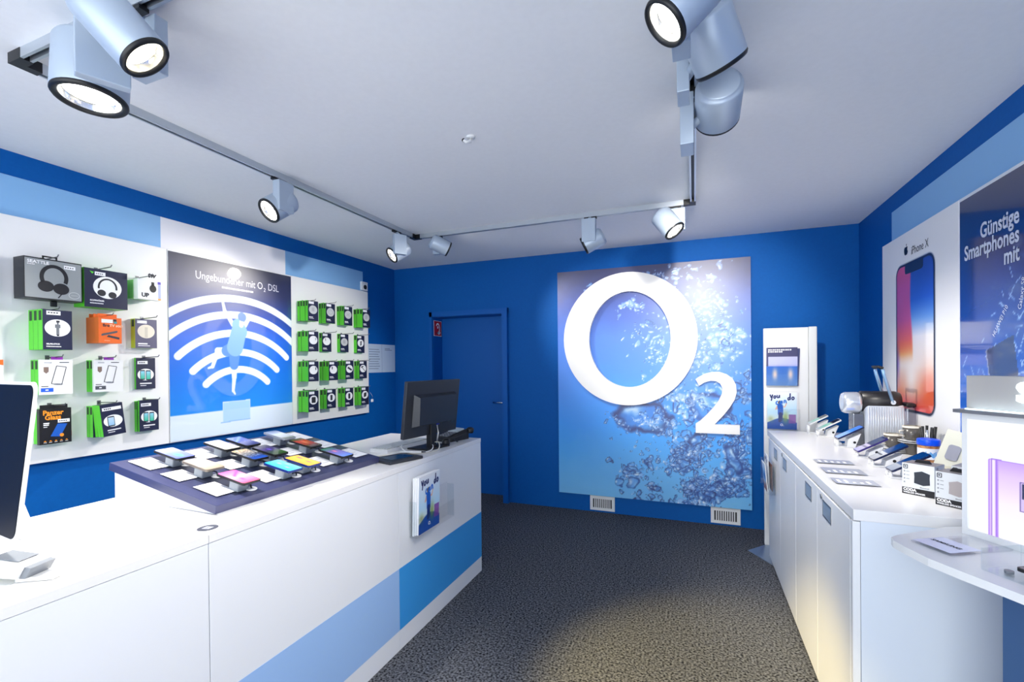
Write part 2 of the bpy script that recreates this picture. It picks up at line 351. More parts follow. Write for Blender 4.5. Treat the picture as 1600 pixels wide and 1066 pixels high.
# phone tray
TA = math.radians(10.26); A0 = (-2.149, 1.11, 1.076)
wd_ = lambda: tag(MB().prism([(-2.139, ZT+.0005), (-1.556, ZT+.0005), (-1.556, .938), (-2.139, 1.0425)], 1.122, 1.985).build('wedge_plinth', WHITE, tray), 'white wedge shaped plinth')
tray = thing('display_tray', 'navy blue sloping display tray full of phones on the counter', 'tray', A0, 0, None, (0, TA, 0))
MB().rbox(0, 0, -.031, .612, .897, 0, .0012, 1).build('tray_board', TRAYM, tray)
wp = wd_(); wp.matrix_local = (Matrix.Translation(A0) @ Matrix.Rotation(TA, 4, 'Y')).inverted()
DARKBAY = M('tray_bay_dark', (24, 28, 52), .35)
VP = [.142, .347, .452, .660]; UP = [.158, .333, .532]; VC = [(.045, .127), (.252, .342), (.560, .650), (.780, .876)]
for v in VP: MB().box(.03, v-.042, .0002, .575, v+.036, .0012).build('dark_bay', DARKBAY, tray)
for j, (v0, v1) in enumerate(VC):
    tag(MB().rbox(.022, v0-.006, .0015, .582, v1+.006, .0045, .001, 1).build('acrylic_strip', ACR, tray), 'clear acrylic strip over the info cards')
for v in (.175, .392, .500, .715):
    for u in (.186, .374, .565): tag(MB().lathe([(.0205, .0004), (.0205, .004), (.019, .005)], 24).build('cable_disc', WP, tray, (u, v, .0012)), 'white cable disc')
ORD3 = ['nearest the wall', 'in the middle', 'nearest the aisle']
rT = Matrix.Rotation(TA, 4, 'Y')
def on_tray(u, v, h): return Vector(A0)+rT @ Vector((u, v, h))
stripn = ['front strip', 'second strip', 'third strip', 'rearmost strip']
for j, (v0, v1) in enumerate(VC):
    for i, (u0, u1) in enumerate(((.034, .172), (.234, .346), (.424, .552))):
        c = thing('info_card', 'white info card, %s of the phone tray, %s' % (stripn[j], ORD3[i]), 'card', on_tray(u0, v0, .0048), 0, 'info cards on the phone tray', (0, TA, 0))
        MB().box(0, 0, 0, u1-u0, v1-v0, .0006).build('card_sheet', PAPER, c)
        b = MB()
        for k in range(4): b.add([(.01+(u1-u0-.02)*k/4, .012, .0009), (.016+(u1-u0-.02)*k/4, .012, .0009), (.016+(u1-u0-.02)*k/4, .05+.02*((k*7+i+j) % 2), .0009), (.01+(u1-u0-.02)*k/4, .05+.02*((k*7+i+j) % 2), .0009)], [(0, 1, 2, 3)])
        b.build('printed_lines', M('ink_pale', (200, 203, 212), .5), c)
def wall_paper(kind):
    def f(u, v):                          # u along the phone, v across
        x, z = u, v
        if kind == 'lilac': return blend(ramp(x, [(0, (176, 186, 236)), (.5, (120, 130, 225)), (1, (96, 106, 215))]), (90, 200, 245), np.exp(-((x-.72)**2+(z-.45)**2)/.02))
        if kind == 'sand': return blend(ramp(x+z*.3, [(0, (186, 168, 158)), (.6, (176, 156, 140)), (1.2, (160, 136, 112))]), (255, 235, 220), np.exp(-((x-.62)**2)/.004)*.7)
        if kind == 'pink':
            im = ramp(x, [(0, (235, 90, 160)), (.5, (255, 170, 205)), (1, (250, 90, 130))]); return blend(im, (170, 60, 190), np.exp(-((x-.35+.5*(z-.5))**2)/.004)*(z > .3)*.8+np.exp(-((x-.7)**2+(z-.4)**2)/.008)*.7)
        if kind == 'pearl': return blend(ramp(x, [(0, (190, 190, 200)), (.6, (200, 176, 184)), (1, (196, 186, 158))]), (150, 190, 240), np.exp(-((x-.4+.4*z)**2)/.01)*.5)
        if kind == 'city':
            rng = np.random.RandomState(4); im = ramp(x, [(0, (190, 160, 110)), (.5, (50, 52, 60)), (.75, (30, 60, 120)), (1, (20, 70, 170))]); return im+rng.uniform(-60, 70, u.shape)[..., None]*(x < .75)[..., None]
        if kind == 'blue': return blend(ramp(x, [(0, (90, 120, 200)), (.5, (20, 50, 150)), (1, (20, 30, 90))]), (150, 190, 255), np.exp(-((x-.5+.5*z)**2)/.006)*.6)
        if kind == 'sky':
            im = ramp(z, [(0, (40, 170, 255)), (1, (110, 200, 255))]); return blend(im, (240, 70, 90), np.clip(np.exp(-((x-.3)**2+(z-.55)**2*3)/.006)+np.exp(-((x-.72)**2+(z-.4)**2*3)/.006)+np.exp(-((x-.5)**2+(z-.8)**2*2)/.01)*.4, 0, 1)*.85)
        if kind == 'orange':
            im = ramp(z, [(0, (255, 170, 50)), (1, (250, 190, 80))]); return blend(im, (150, 40, 140), np.clip(np.exp(-((x-.25)**2+(z-.7)**2*2)/.01)+np.exp(-((x-.7)**2+(z-.55)**2*3)/.008), 0, 1)*.85)
        if kind == 'night': return blend(ramp(x, [(0, (60, 62, 66)), (.45, (60, 45, 110)), (.75, (50, 70, 50)), (1, (20, 40, 20))]), (120, 90, 220), np.exp(-((x-.45)**2+(z-.5)**2)/.01)*.7)
        if kind == 'red': return blend(ramp(x, [(0, (40, 60, 40)), (.3, (190, 60, 50)), (.7, (150, 60, 60)), (1, (50, 50, 60))]), (240, 130, 110), np.exp(-((x-.45)**2+(z-.5)**2)/.02)*.7)
        if kind == 'galaxy': return blend(ramp(x, [(0, (20, 110, 80)), (.4, (110, 90, 170)), (1, (110, 150, 230))]), (250, 120, 160), np.exp(-((x-.4)**2+(z-.5)**2)/.01))
        if kind == 'pale': return ramp(x, [(0, (120, 140, 175)), (.4, (215, 225, 240)), (.8, (200, 205, 215)), (1, (110, 110, 115))])
        if kind == 'half': return blend(ramp(x, [(0, (150, 152, 162)), (.42, (172, 175, 182)), (.43, (8, 60, 120)), (1, (6, 44, 96))]), (60, 64, 74), (np.abs(x-.28) < .03)*(z > .25)*1.)
        if kind == 'halfv': return blend(ramp(x, [(0, (150, 150, 200)), (.45, (190, 180, 205)), (.46, (30, 34, 70)), (1, (14, 50, 100))]), (120, 116, 140), (np.abs(x-.3) < .04)*1.)
        if kind == 'deep': return ramp(x, [(0, (120, 130, 150)), (.3, (150, 155, 165)), (.31, (4, 52, 110)), (1, (4, 44, 96))])
        if kind == 'azure': return ramp(x, [(0, (130, 165, 235)), (.5, (90, 150, 240)), (1, (50, 110, 210))])
        if kind == 'green': return ramp(x, [(0, (170, 172, 178)), (.35, (120, 190, 170)), (.6, (150, 200, 180)), (.65, (40, 42, 46)), (1, (30, 32, 36))])
    return f
def phone(t, L, W, T, kind, frame=None, z0=0, x0=0, y0=0):
    """a phone lying flat: its long side along x"""
    MB().zprism(rrect(x0, y0, x0+L, y0+W, .009, 4), z0, z0+T).build('phone_body', frame or BLACK, t)
    paint('screen', t, PSCR, L-.006, W-.006, 36, 18, wall_paper(kind), x0+.003, y0+.003, z0+T+.0005, True,
          lambda u, v: ~(((np.abs(u-.5) > .485) & (np.abs(v-.5) > .46))))
KP = [['lilac', 'sand', 'pink'], ['pearl', 'city', 'sky'], ['blue', 'night', 'orange'], ['pale', 'red', 'galaxy']]
LB = {'lilac': 'phone with lilac and cyan screen at the near wall corner of the tray', 'sand': 'phone with sand coloured screen in the nearest column of the tray',
      'pink': 'phone with pink screen on the near aisle corner of the tray', 'pearl': 'phone with pearl white screen in the second column of the tray',
      'city': 'phone with speckled brown and blue screen in the middle of the tray', 'sky': 'phone with sky blue screen and red leaves on the aisle side',
      'blue': 'phone with deep blue screen at the wall side of the tray', 'night': 'phone with dark grey and purple screen in the third column',
      'orange': 'phone with orange screen beside the sky blue one', 'pale': 'phone with pale silver screen in the far wall corner of the tray',
      'red': 'phone with dark red screen in the farthest column of the tray', 'galaxy': 'phone with green and pink galaxy screen on the far aisle corner of the tray'}
for j, v in enumerate(VP):
    for i, u in enumerate(UP):
        k = KP[j][i]; fr_ = {'sand': M('phone_gold', (150, 140, 125), .3, .6), 'orange': M('phone_blue', (16, 40, 110), .25), 'sky': M('phone_blue', (16, 40, 110), .25), 'pale': M('phone_silver', (190, 195, 202), .3, .5)}.get(k)
        t = thing('smartphone', LB[k], 'phone', on_tray(u-.074, v-.039, .0014), 0, 'phones on the display tray', (0, TA, 0))
        phone(t, .148, .078, .008, k, fr_, .042)
        tag(MB().rbox(.055, .016, 0, .105, .062, .0415, .004, 2).build('security_block', M('clear_grey', (150, 158, 165), .2), t), 'grey security block')
        du, dv = (.186, .374, .565)[i]-(u-.074), (.175, .392, .500, .715)[j]-(v-.039)
        MB().tube([(.1, .04, .02), (.115, .045, .03), (du-.002, dv-.004, .02), (du, dv, .005)], .0028, 6).build('cable', BLACK, t)

# POS display at the left edge of the picture
n_ = 0.12
pos = thing('all_in_one_computer', 'white framed touch computer with dark screen at the left end of the counter', 'computer', (-1.761, .606, ZT), math.atan2(-.1, .995))
TI = math.radians(-6)
scr = MB().prism(rrect(-.25, .10, .25, .487, .028, 6), -.004, .002).prism(rrect(-.21, .14, .21, .45, .03, 6), .002, .016)
scr.build('housing', WP, pos, (0, 0, 0), (TI, 0, 0))
tag(MB().prism(rrect(-.244, .106, .244, .479, .024, 6), -.0055, -.0041).build('screen', M('screen_off', (14, 14, 16), .45, spec=.15), pos, (0, 0, 0), (TI, 0, 0)), 'dark switched off screen')
MB().lathe([(.004, -.0062), (.004, -.0056)], 12, (0, 0, .455), 'y').build('webcam', M('webcam_blue', (30, 50, 80), .1), pos, (0, 0, 0), (TI, 0, 0))
MB().rbox(-.21, .05, 0, -.05, .22, .008, .003).tube([(-.13, .14, .006), (-.13, .11, .12), (-.13, .052, .24)], .02, 12).build('foot', WP, pos)
# handheld scanner
sc = thing('payment_terminal', 'white handheld card terminal lying at the near left end of the counter', 'terminal', (-1.575, .605, ZT+.001), math.radians(20))
b = MB().prism([(-.16, .004), (-.02, .016), (.052, .012), (.066, .038), (.058, .045), (-.02, .056), (-.06, .046), (-.16, .034)], -.036, .036)
b.build('body', WP, sc)
MB().prism([(.052, .0105), (.0668, .0105), (.082, .036), (.066, .0388)], -.030, .030).build('nose', GREY, sc)
MB().rbox(-.032, -.024, .0545, .038, .024, .057, .001).build('display', GREY, sc, (0, 0, -.001), (0, .13, 0))
MB().zprism([(.04, -.028), (.115, -.012), (.115, .016), (.04, .03)], .001, .010).build('tongue', WP, sc)
cr = thing('charging_cradle', 'pale cradle plate under the card terminal on the counter', 'cradle', (-1.60, .605, ZT), math.radians(20))
MB().rbox(-.13, -.055, 0, .06, .055, .0008, .0003, 1).build('plate', M('cradle_white', (226, 228, 224), .35), cr)

# monitor, seen from behind
mo = thing('monitor', 'dark grey flat monitor seen from behind at the far end of the counter', 'monitor', (-1.55, 2.50, ZT), math.atan2(.5, .07)-PI/2+PI/2)
MT = math.radians(6.5)
mm = Matrix.Rotation(-MT, 4, 'X')
b = MB().rbox(-.255, -.012, .085, .255, .012, .425, .004, 2)
b.build('casing', DARK, mo, (0, .0, 0), (MT, 0, 0))
b = MB().add([(-.19, -.0122, .15), (.205, -.0122, .15), (.205, -.0122, .345), (-.19, -.0122, .345), (-.165, -.05, .165), (.18, -.05, .165), (.185, -.045, .335), (-.17, -.045, .33)],
             [(4, 5, 6, 7), (0, 1, 5, 4), (1, 2, 6, 5), (2, 3, 7, 6), (3, 0, 4, 7)])
tag(b.build('rear_cover', M('monitor_back', (38, 44, 56), .35), mo, (0, 0, 0), (MT, 0, 0)), 'raised back cover')
paint('screen', mo, M('screen_off'), .48, .30, 2, 2, lambda u, v: ramp(u, [(0, (10, 10, 12)), (1, (10, 10, 12))]), -.24, .105, .0125).rotation_euler = (MT, 0, 0)
MB().rbox(-.026, -.04, .008, .026, .0, .19, .004).build('stand_neck', BLACK, mo)
MB().zprism([(-.10, -.075), (.10, -.085), (.115, .06), (-.115, .075)], 0, .010).build('stand_foot', BLACK, mo)
MB().rbox(.03, -.040, .14, .058, -.015, .175, .004).build('video_plug', M('plug_blue', (10, 40, 170), .35), mo)
MB().tube([(.044, -.03, .14), (.05, -.035, .09), (.048, -.02, .02)], .005).build('video_cable', WP, mo)
# keyboard, signature pad, pen, phone, cables
kb = thing('keyboard', 'white computer keyboard lying under the monitor', 'keyboard', (-1.73, 2.47, ZT), math.radians(87))
MB().prism([(-.22, 0), (.22, 0), (.22, .02), (-.22, .02)], -.065, .065).build('base', WP, kb)
for r_ in range(5):
    for k in range(14):
        kx = -.212+k*.0302; MB().rbox(kx, -.056+r_*.0225, .0203, kx+.0265, -.037+r_*.0225, .0265, .0015, 1).build('key', M('key_white', (196, 200, 200), .5), kb)
sp = thing('signature_pad', 'flat black signature pad beside the white keyboard', 'pad', (-1.512, 2.115, ZT), math.radians(72))
MB().rbox(-.11, -.085, 0, .11, .085, .016, .004).build('case', DARK, sp)
MB().rbox(-.075, -.05, .0162, .075, .05, .0172, .0004, 1).build('screen', M('pad_screen', (30, 52, 66), .12), sp)
pn = thing('stylus_pen', 'white and black stylus pen lying behind the signature pad', 'pen', (-1.50, 2.245, ZT+.0205), math.radians(20))
MB().cyl((-.075, 0, 0), (.05, 0, 0), .0045, 10).build('barrel', WP, pn); MB().cyl((.0502, 0, 0), (.075, 0, 0), .0045, 10, .002).build('tip', BLACK, pn)
ph = thing('desk_telephone', 'black desk telephone at the far end of the counter', 'telephone', (-1.575, 2.81, ZT), math.radians(75))
MB().prism([(-.10, 0), (.10, 0), (.10, .06), (-.10, .028)], -.085, .085).build('base', BLACK, ph)
MB().rbox(.02, -.06, .048, .09, .03, .062, .002).build('display', M('phone_display', (190, 200, 202), .2), ph, (0, 0, 0), (0, -.15, 0))
b = MB()
for r_ in range(4):
    for k in range(3): b.rbox(-.075+r_*.022, -.05+k*.028, .030+r_*.0035, -.059+r_*.022, -.03+k*.028, .042+r_*.0035, .002, 1)
tag(b.build('keypad', GREY, ph), 'grey keypad')
hs = thing('telephone_handset', 'black telephone handset lying across the counter beside the desk telephone', 'handset', (-1.447, 2.695, ZT+.002), math.radians(66))
MB().tube([(-.095, 0, .018), (-.05, 0, .045), (.05, 0, .07), (.095, 0, .075)], .014, 12).build('grip', BLACK, hs)
MB().lathe([(.022, 0), (.026, .006), (.024, .03), (.012, .04)], 18, (-.1, 0, 0)).build('mouthpiece', BLACK, hs)
MB().lathe([(.02, 0), (.026, .012), (.026, .03), (.012, .038)], 18, (.1, 0, .055)).build('earpiece', BLACK, hs)
for i, (pts, m, lb) in enumerate([([(-1.555, 2.52, .95), (-1.49, 2.45, .955), (-1.47, 2.38, .938), (-1.52, 2.27, .937), (-1.60, 2.29, .955), (-1.655, 2.36, .962)], WP, 'pale grey cable curving in front of the monitor foot'),
                                  ([(-1.56, 2.53, .95), (-1.47, 2.48, .975), (-1.44, 2.42, .938), (-1.48, 2.30, .937), (-1.57, 2.235, .938), (-1.66, 2.16, .937), (-1.70, 2.08, .937)], M('cable_cream', (216, 212, 200), .4), 'cream cable running along the counter past the signature pad'),
                                  ([(-1.54, 2.56, .95), (-1.46, 2.60, .985), (-1.45, 2.68, .945), (-1.475, 2.74, .94)], BLACK, 'thin black cable between monitor foot and desk telephone')]):
    P_ = [Vector(p) for p in pts]; sm = []
    for k in range(len(P_)-1):
        for s_ in range(6):
            tt = s_/6; p0, p1, p2, p3 = P_[max(k-1, 0)], P_[k], P_[k+1], P_[min(k+2, len(P_)-1)]
            sm.append(.5*((2*p1)+(p2-p0)*tt+(2*p0-5*p1+4*p2-p3)*tt*tt+(3*p1-p0-3*p2+p3)*tt**3))
    tag(MB().tube(sm+[P_[-1]], .0032, 8).build('cable', m), lb, 'cable')

# brochures on the counter front
def brochure_cover(u, v):
    im = ramp(v, [(0, (24, 88, 180)), (.12, (34, 104, 196)), (.2, (222, 230, 220)), (.45, (186, 224, 246)), (.75, (216, 234, 250)), (1, (240, 243, 250))])
    im = blend(im, (16, 78, 168), sstep(.22+.10*np.sin(u*3)-.08*np.abs(u-.5)-v, 0, .02))
    im = blend(im, (130, 70, 160), ((np.abs(u-.86) < .12) & (v > .16) & (v < .40))*.85)
    im = blend(im, (140, 165, 70), np.exp(-((u-.62)**2/.01+(v-.32)**2/.02))*.8); im = blend(im, (150, 160, 90), np.exp(-((u-.12)**2/.01+(v-.27)**2/.006))*.6)
    def lim(p, wd, c):
        nonlocal im
        for a, b in zip(p[:-1], p[1:]): im = blend(im, c, sstep(wd-seg_d(u*.7, v, a, b), 0, .008))
    lim([(.30, .60), (.20, .53), (.24, .62)], .018, (225, 180, 155)); lim([(.32, .62), (.42, .60), (.46, .70)], .018, (225, 180, 155))
    lim([(.31, .63), (.32, .42)], .07, (10, 90, 190)); lim([(.31, .42), (.30, .22)], .04, (8, 40, 110)); lim([(.34, .42), (.33, .25)], .035, (8, 40, 110))
    lim([(.30, .715), (.30, .725)], .045, (90, 60, 45))
    return im
SCRIPT_YOU = [[(.10, .93), (.14, .84), (.19, .93), (.14, .76)], [(.25, .90), (.22, .85), (.26, .82), (.30, .87), (.26, .91)], [(.34, .92), (.34, .85), (.39, .84), (.42, .92), (.42, .84)]]
SCRIPT_CAN = [[(.36, .76), (.30, .72), (.32, .66), (.38, .68)], [(.49, .76), (.43, .72), (.45, .68), (.50, .72), (.50, .77), (.52, .69)], [(.58, .70), (.58, .78), (.63, .78), (.65, .70)]]
SCRIPT_DO = [[(.76, .86), (.70, .84), (.72, .78), (.77, .82), (.78, .97), (.78, .79)], [(.88, .88), (.83, .84), (.86, .79), (.92, .83), (.88, .88)]]
def brochure(label, w_, h_, th, loc, rotz, tilt=0, cover='you', group=None, pages=None):
    t = thing('brochure', label, 'brochure', loc, rotz, group, (tilt, 0, rotz))
    MB().box(-w_/2, -th, 0, w_/2, 0, h_).build('pages', PAPER, t)
    if cover == 'you':
        paint('cover_picture', t, PMAT, w_, h_, 54, 76, brochure_cover, -w_/2, 0, -th-.0006)
        for nm, ss, m in (('lettering', SCRIPT_YOU+SCRIPT_DO, M('ink_navy', (20, 40, 110), .5)), ('lettering', SCRIPT_CAN, M('ink_azure', (20, 110, 210), .5))):
            flat(nm, t, m, [q for s_ in ss for q in stroke([((a-.5)*w_, b*h_) for a, b in s_], .009*w_/.2)], -th-.0012)
        text('emblem', 'O', .024*w_/.2, INKW, t, -.012*w_/.2, -th-.0012, .09*h_, bold=.0006); text('emblem', '2', .012*w_/.2, INKW, t, .008*w_/.2, -th-.0012, .08*h_)
    return t
def holder(name, parent, w_, h_, dep, loc=(0, 0, 0), rotz=0, label=None):
    b = MB().box(-w_/2, -dep, 0, w_/2, -dep+.003, h_).box(-w_/2, -dep, -.003, w_/2, 0, 0).box(-w_/2, -.004, 0, w_/2, -.001, h_+.04)
    b.box(-w_/2, -dep+.003, 0, -w_/2+.003, -.004, h_).box(w_/2-.003, -dep+.003, 0, w_/2, -.004, h_)
    o = b.build(name, ACR, parent, loc, (0, 0, rotz)); return o
bh = thing('leaflet_holder', 'clear acrylic leaflet holder fixed to the counter front', 'holder', (XF, 2.245, .545), LEFT)
MB().box(-.2, -.007, 0, .2, -.003, .20).box(-.2, -.052, -.003, .2, -.0025, 0).box(-.2, -.052, 0, .2, -.049, .10).build('acrylic_tray', ACR, bh)
for k, sx in enumerate((-.2, .2)): MB().box(sx-.0015, -.049, 0, sx+.0015, -.0072, .19).build('side_wall', ACRB, bh)
for k in range(3):
    brochure('brochure with jumping person on its cover, front copy in the counter holder' if k == 2 else BK[k]+' white brochure edge in the counter holder', .212, .305, .0105,
             (XF+.0125+k*.0112, 2.165+k*.004, .549+.002*k), LEFT, math.radians(1.5), 'you' if k == 2 else None, 'brochures in the counter holder')

# ---------------------------------------------------------------- left wall display
PX = -3.18
def board(name, label, y0, y1, m=WHITE_P):
    t = thing(name, label, 'panel', (LW, (y0+y1)/2, .955), LEFT); wdt = y1-y0
    MB().rbox(-wdt/2+.001, -.046, 0, wdt/2-.001, -.012, 1.265, .002, 1).build('board', m, t)
    MB().box(-wdt/2+.05, -.012, .05, wdt/2-.05, -.0005, 1.2).build('wall_batten', GREY, t)
    return t
pA = board('hook_panel', 'white display panel hung with headphones and accessories, near left', .99, 1.976)
pC = board('hook_panel', 'white display panel with four rows of small green packages, beside the poster', 2.967, 3.962)
pP = board('poster_frame', 'white framed backing panel of the signal arc poster', 1.977, 2.966)
def hook(parent, y, z, ln=.15):
    o = Vector(parent.location); lx, lz = y-o.y, z-o.z
    return tag(MB().tube([(lx, -.0455, lz), (lx, -.046-ln+.01, lz+.004), (lx, -.046-ln, lz+.014)], .0028, 6).box(lx-.009, -.0475, lz-.012, lx+.009, -.0462, lz+.012).build('hook', M('hook_steel', (120, 122, 126), .35, .8), parent), 'steel peg hook')
def wifi(u, v):
    x, z = u*.985, v*1.248
    im = ramp(v, [(0, (222, 236, 248)), (.118, (205, 225, 245)), (.128, (30, 140, 235)), (.35, (0, 112, 222)), (.55, (16, 92, 206)), (.72, (26, 54, 138)), (.85, (30, 36, 84)), (1, (26, 28, 58))])
    im = blend(im, (222, 236, 248), sstep(.143+.012*(u-.5)-v, 0, .006))
    rr = np.hypot(x-.492, z-.108); an = np.degrees(np.arctan2(x-.492, z-.108))
    for R in (.36, .49, .63, .765, .885):
        mx = 44 if R < .7 else 90; e = np.radians(mx)
        dd = np.abs(rr-R)
        if mx == 44:
            cap = np.minimum(np.hypot(x-.492-R*np.sin(e), z-.108-R*np.cos(e)), np.hypot(x-.492+R*np.sin(e), z-.108-R*np.cos(e)))
            dd = np.where(np.abs(an) < mx, dd, cap)
        im = blend(im, (240, 246, 253), sstep(.029-dd, 0, .006)*(z > .15))
    def limb(p, w0, w1, c):
        nonlocal im
        a, b = p; ax, az = a; bx, bz = b; t = np.clip(((x-ax)*(bx-ax)+(z-az)*(bz-az))/((bx-ax)**2+(bz-az)**2), 0, 1)
        im = blend(im, c, sstep(w0+(w1-w0)*t-seg_d(x, z, a, b), 0, .006))
    sk = (226, 236, 250); cl = (124, 168, 226); sh = (84, 134, 208); hr = (74, 112, 182)
    limb(((.43, .60), (.33, .605)), .035, .026, sk); limb(((.33, .605), (.29, .49)), .022, .016, sk); limb(((.29, .49), (.26, .48)), .014, .010, sk)
    limb(((.455, .53), (.455, .41)), .030, .022, sk); limb(((.455, .41), (.445, .31)), .02, .014, sk); limb(((.445, .31), (.46, .285)), .014, .009, sk)
    limb(((.45, .80), (.385, .90)), .020, .015, sk); limb(((.385, .90), (.363, 1.0)), .015, .010, sk)
    limb(((.545, .80), (.59, .87)), .022, .017, sk); limb(((.59, .87), (.66, .84)), .016, .012, sk)
    limb(((.45, .62), (.40, .605)), .062, .045, sh); limb(((.46, .60), (.455, .50)), .050, .038, sh)
    limb(((.50, .76), (.465, .63)), .064, .068, cl); limb(((.49, .80), (.51, .75)), .05, .06, cl)
    limb(((.518, .80), (.52, .83)), .02, .02, sk); limb(((.522, .865), (.528, .862)), .036, .036, hr)
    bx = (x-.36)/.225; bz = (z-.085-.02*(x-.36))/.148
    lap = (bx > 0) & (bx < 1) & (bz > .03) & (bz < 1); im = blend(im, (176, 212, 244), lap*.95)
    im = blend(im, (206, 228, 248), (((bx > 0) & (bx < 1) & (bz > .03) & (bz < 1)) & ((bz > .96) | (bx < .02) | (bx > .98)))*.8)
    im = blend(im, (150, 190, 232), ((bx > -.06) & (bx < 1.0) & (np.abs(bz) < .03))*.9)
    return im
po = thing('wall_poster', 'blue poster with white signal arcs and a leaping climber on the left wall', 'poster', (PX+.0005, 2.4715, .962), LEFT)
MB().box(-.492, -.0022, 0, .492, 0, 1.248).build('poster_sheet', WHITE_P, po)
paint('printed_picture', po, PGLOSS, .984, 1.248, 230, 290, wifi, -.492, 0, -.003)
text('lettering', 'Ungebundener mit O', .078, M('ink_pale_white', (206, 206, 218), .4), po, -.318, -.0036, 1.098, sx=.79)
text('lettering', '2', .042, M('ink_pale_white'), po, .222, -.0036, 1.082)
text('lettering', 'DSL', .078, M('ink_pale_white'), po, .262, -.0036, 1.098, sx=.79)
flat('lettering', po, M('ink_pale_white'), [rect(-.125+k*.0135, 1.058, -.125+k*.0135+(.011, .009, .012)[k % 3], 1.071) for k in range(19)], -.0036)

# packages on hooks
COLY = [3.09, 3.335, 3.563, 3.796]; ROWZ = [1.836, 1.578, 1.317, 1.054]
CN = ['first', 'second', 'third', 'fourth']; RN = ['top', 'second', 'third', 'bottom']
def box_pack(label, yc, w_, z0, h_, x0, d_, ms, mi, group=None, rx=0, rz=0, cat='package', name='package'):
    t = thing(name, label, cat, (x0, yc, z0), LEFT, group, (0, rx, LEFT+rz) if (rx or rz) else None)
    MB().box(-w_/2, -d_, 0, w_/2, 0, h_, mi).build('carton', ms, t); return t
# face order: -z, +z, -y(front), +x, +y(back), -x(side towards the camera)
def spine(t, w_, h_, d_):
    b = MB().add([(-w_/2-.0006, -d_*.80, h_*.73), (-w_/2-.0006, -d_*.22, h_*.73), (-w_/2-.0006, -d_*.22, h_*.97), (-w_/2-.0006, -d_*.80, h_*.97)], [(3, 2, 1, 0)])
    tag(b.build('spine_label', M('spine_dark', (30, 62, 34), .5), t), 'dark spine label')
def front_print(t, w_, h_, d_, pic, oval=(244, 246, 246), sticker=True, sw=.5):
    y = -d_
    flat('oval_window', t, M('oval_%d_%d_%d' % oval, oval, .5), [ell(0, h_*.56, w_*.40, h_*.215)], y-.0006)
    if sticker: tag(flat('price_sticker', t, PAPER, [rect(-w_*.42, h_*.84, -w_*.42+w_*sw, h_*.965)], y-.0008), 'white price sticker')
    flat('product_picture', t, M('picture_dark', (40, 42, 48), .45) if pic[0] != '~' else M('picture_pale', (176, 178, 182), .45), PICS[pic.strip('~')](w_, h_), y-.0010)
    flat('lettering', t, INKW, [rect(-w_*.40, h_*.165, -w_*.02, h_*.205), rect(-w_*.40, h_*.115, w_*.06, h_*.135)], y-.0006)
PICS = {
 'cable': lambda w_, h_: ring(0, h_*.56, w_*.24, h_*.12, w_*.05, 20),
 'plug': lambda w_, h_: [rect(-w_*.15, h_*.48, w_*.12, h_*.66), rect(w_*.04, h_*.66, w_*.07, h_*.70), rect(-w_*.08, h_*.66, -w_*.05, h_*.70)],
 'adapter': lambda w_, h_: [rect(-w_*.20, h_*.58, w_*.18, h_*.60), rect(-w_*.1, h_*.46, w_*.06, h_*.66)],
 'star': lambda w_, h_: stroke([(-w_*.22, h_*.5), (w_*.2, h_*.64)], w_*.06)+stroke([(-w_*.18, h_*.64), (w_*.18, h_*.48)], w_*.05),
 'car': lambda w_, h_: [rect(-w_*.05, h_*.44, w_*.10, h_*.66), rect(-w_*.10, h_*.42, w_*.0, h_*.46), rect(-w_*.0, h_*.64, w_*.14, h_*.68)],
 'lead': lambda w_, h_: [rect(w_*.18, h_*.56, w_*.26, h_*.70)],
 'leadl': lambda w_, h_: [rect(-w_*.18, h_*.58, -w_*.08, h_*.72)],
 'block': lambda w_, h_: [[(-w_*.27, h_*.60), (w_*.20, h_*.45), (w_*.30, h_*.53), (-w_*.14, h_*.68)]],
 'arm': lambda w_, h_: [[(-w_*.26, h_*.58), (w_*.02, h_*.66), (w_*.1, h_*.70), (-w_*.22, h_*.70)]]+stroke([(-w_*.10, h_*.60), (w_*.24, h_*.42)], w_*.06),
 'case': lambda w_, h_: [rrect(-w_*.19, h_*.42, w_*.20, h_*.70, w_*.05)],
 'thin': lambda w_, h_: [rrect(-w_*.11, h_*.42, w_*.12, h_*.70, w_*.04)],
 'folio': lambda w_, h_: [[(-w_*.17, h_*.43), (w_*.16, h_*.47), (w_*.20, h_*.70), (-w_*.14, h_*.66)]],
}
# row -> list of (depth, copies, picture, z0, z1, what the front copy shows)
STK = [[(.117, 4, '~plug', 1.838, 2.017, 'a pale plug in a grey oval'), (.082, 3, '~cable', 1.838, 2.025, 'a coiled cable in a large oval'), (.086, 3, '~star', 1.835, 2.022, 'two crossed leads in a grey oval'), (.112, 3, '~adapter', 1.832, 2.02, 'a grey adapter oval, outermost')],
       [(.118, 3, '~lead', 1.577, 1.756, 'a broad white bulb shaped window'), (.034, 1, '~leadl', 1.579, 1.756, 'a plain white oval'), (.036, 1, '~plug', 1.578, 1.758, 'a grey oval with silver picture'), (.038, 1, 'car', 1.578, 1.76, 'a black car charger')],
       [(.116, 3, 'lead', 1.317, 1.497, 'a dark plug right in its oval'), (.108, 3, 'leadl', 1.316, 1.495, 'a dark plug left in its oval'), (.095, 3, 'block', 1.317, 1.5, 'a slanted black block in a white oval'), (.062, 2, 'arm', 1.318, 1.501, 'a black holder arm in a white oval')],
       [(.112, 3, 'case', 1.054, 1.241, 'a broad black phone case'), (.078, 2, 'thin', 1.057, 1.237, 'a narrow black phone case'), (.085, 2, 'thin', 1.053, 1.237, 'a third column slim phone case'), (.082, 2, 'folio', 1.051, 1.238, 'a black folding case and hanging tag')]]
PK = [GREEN, NAVY]
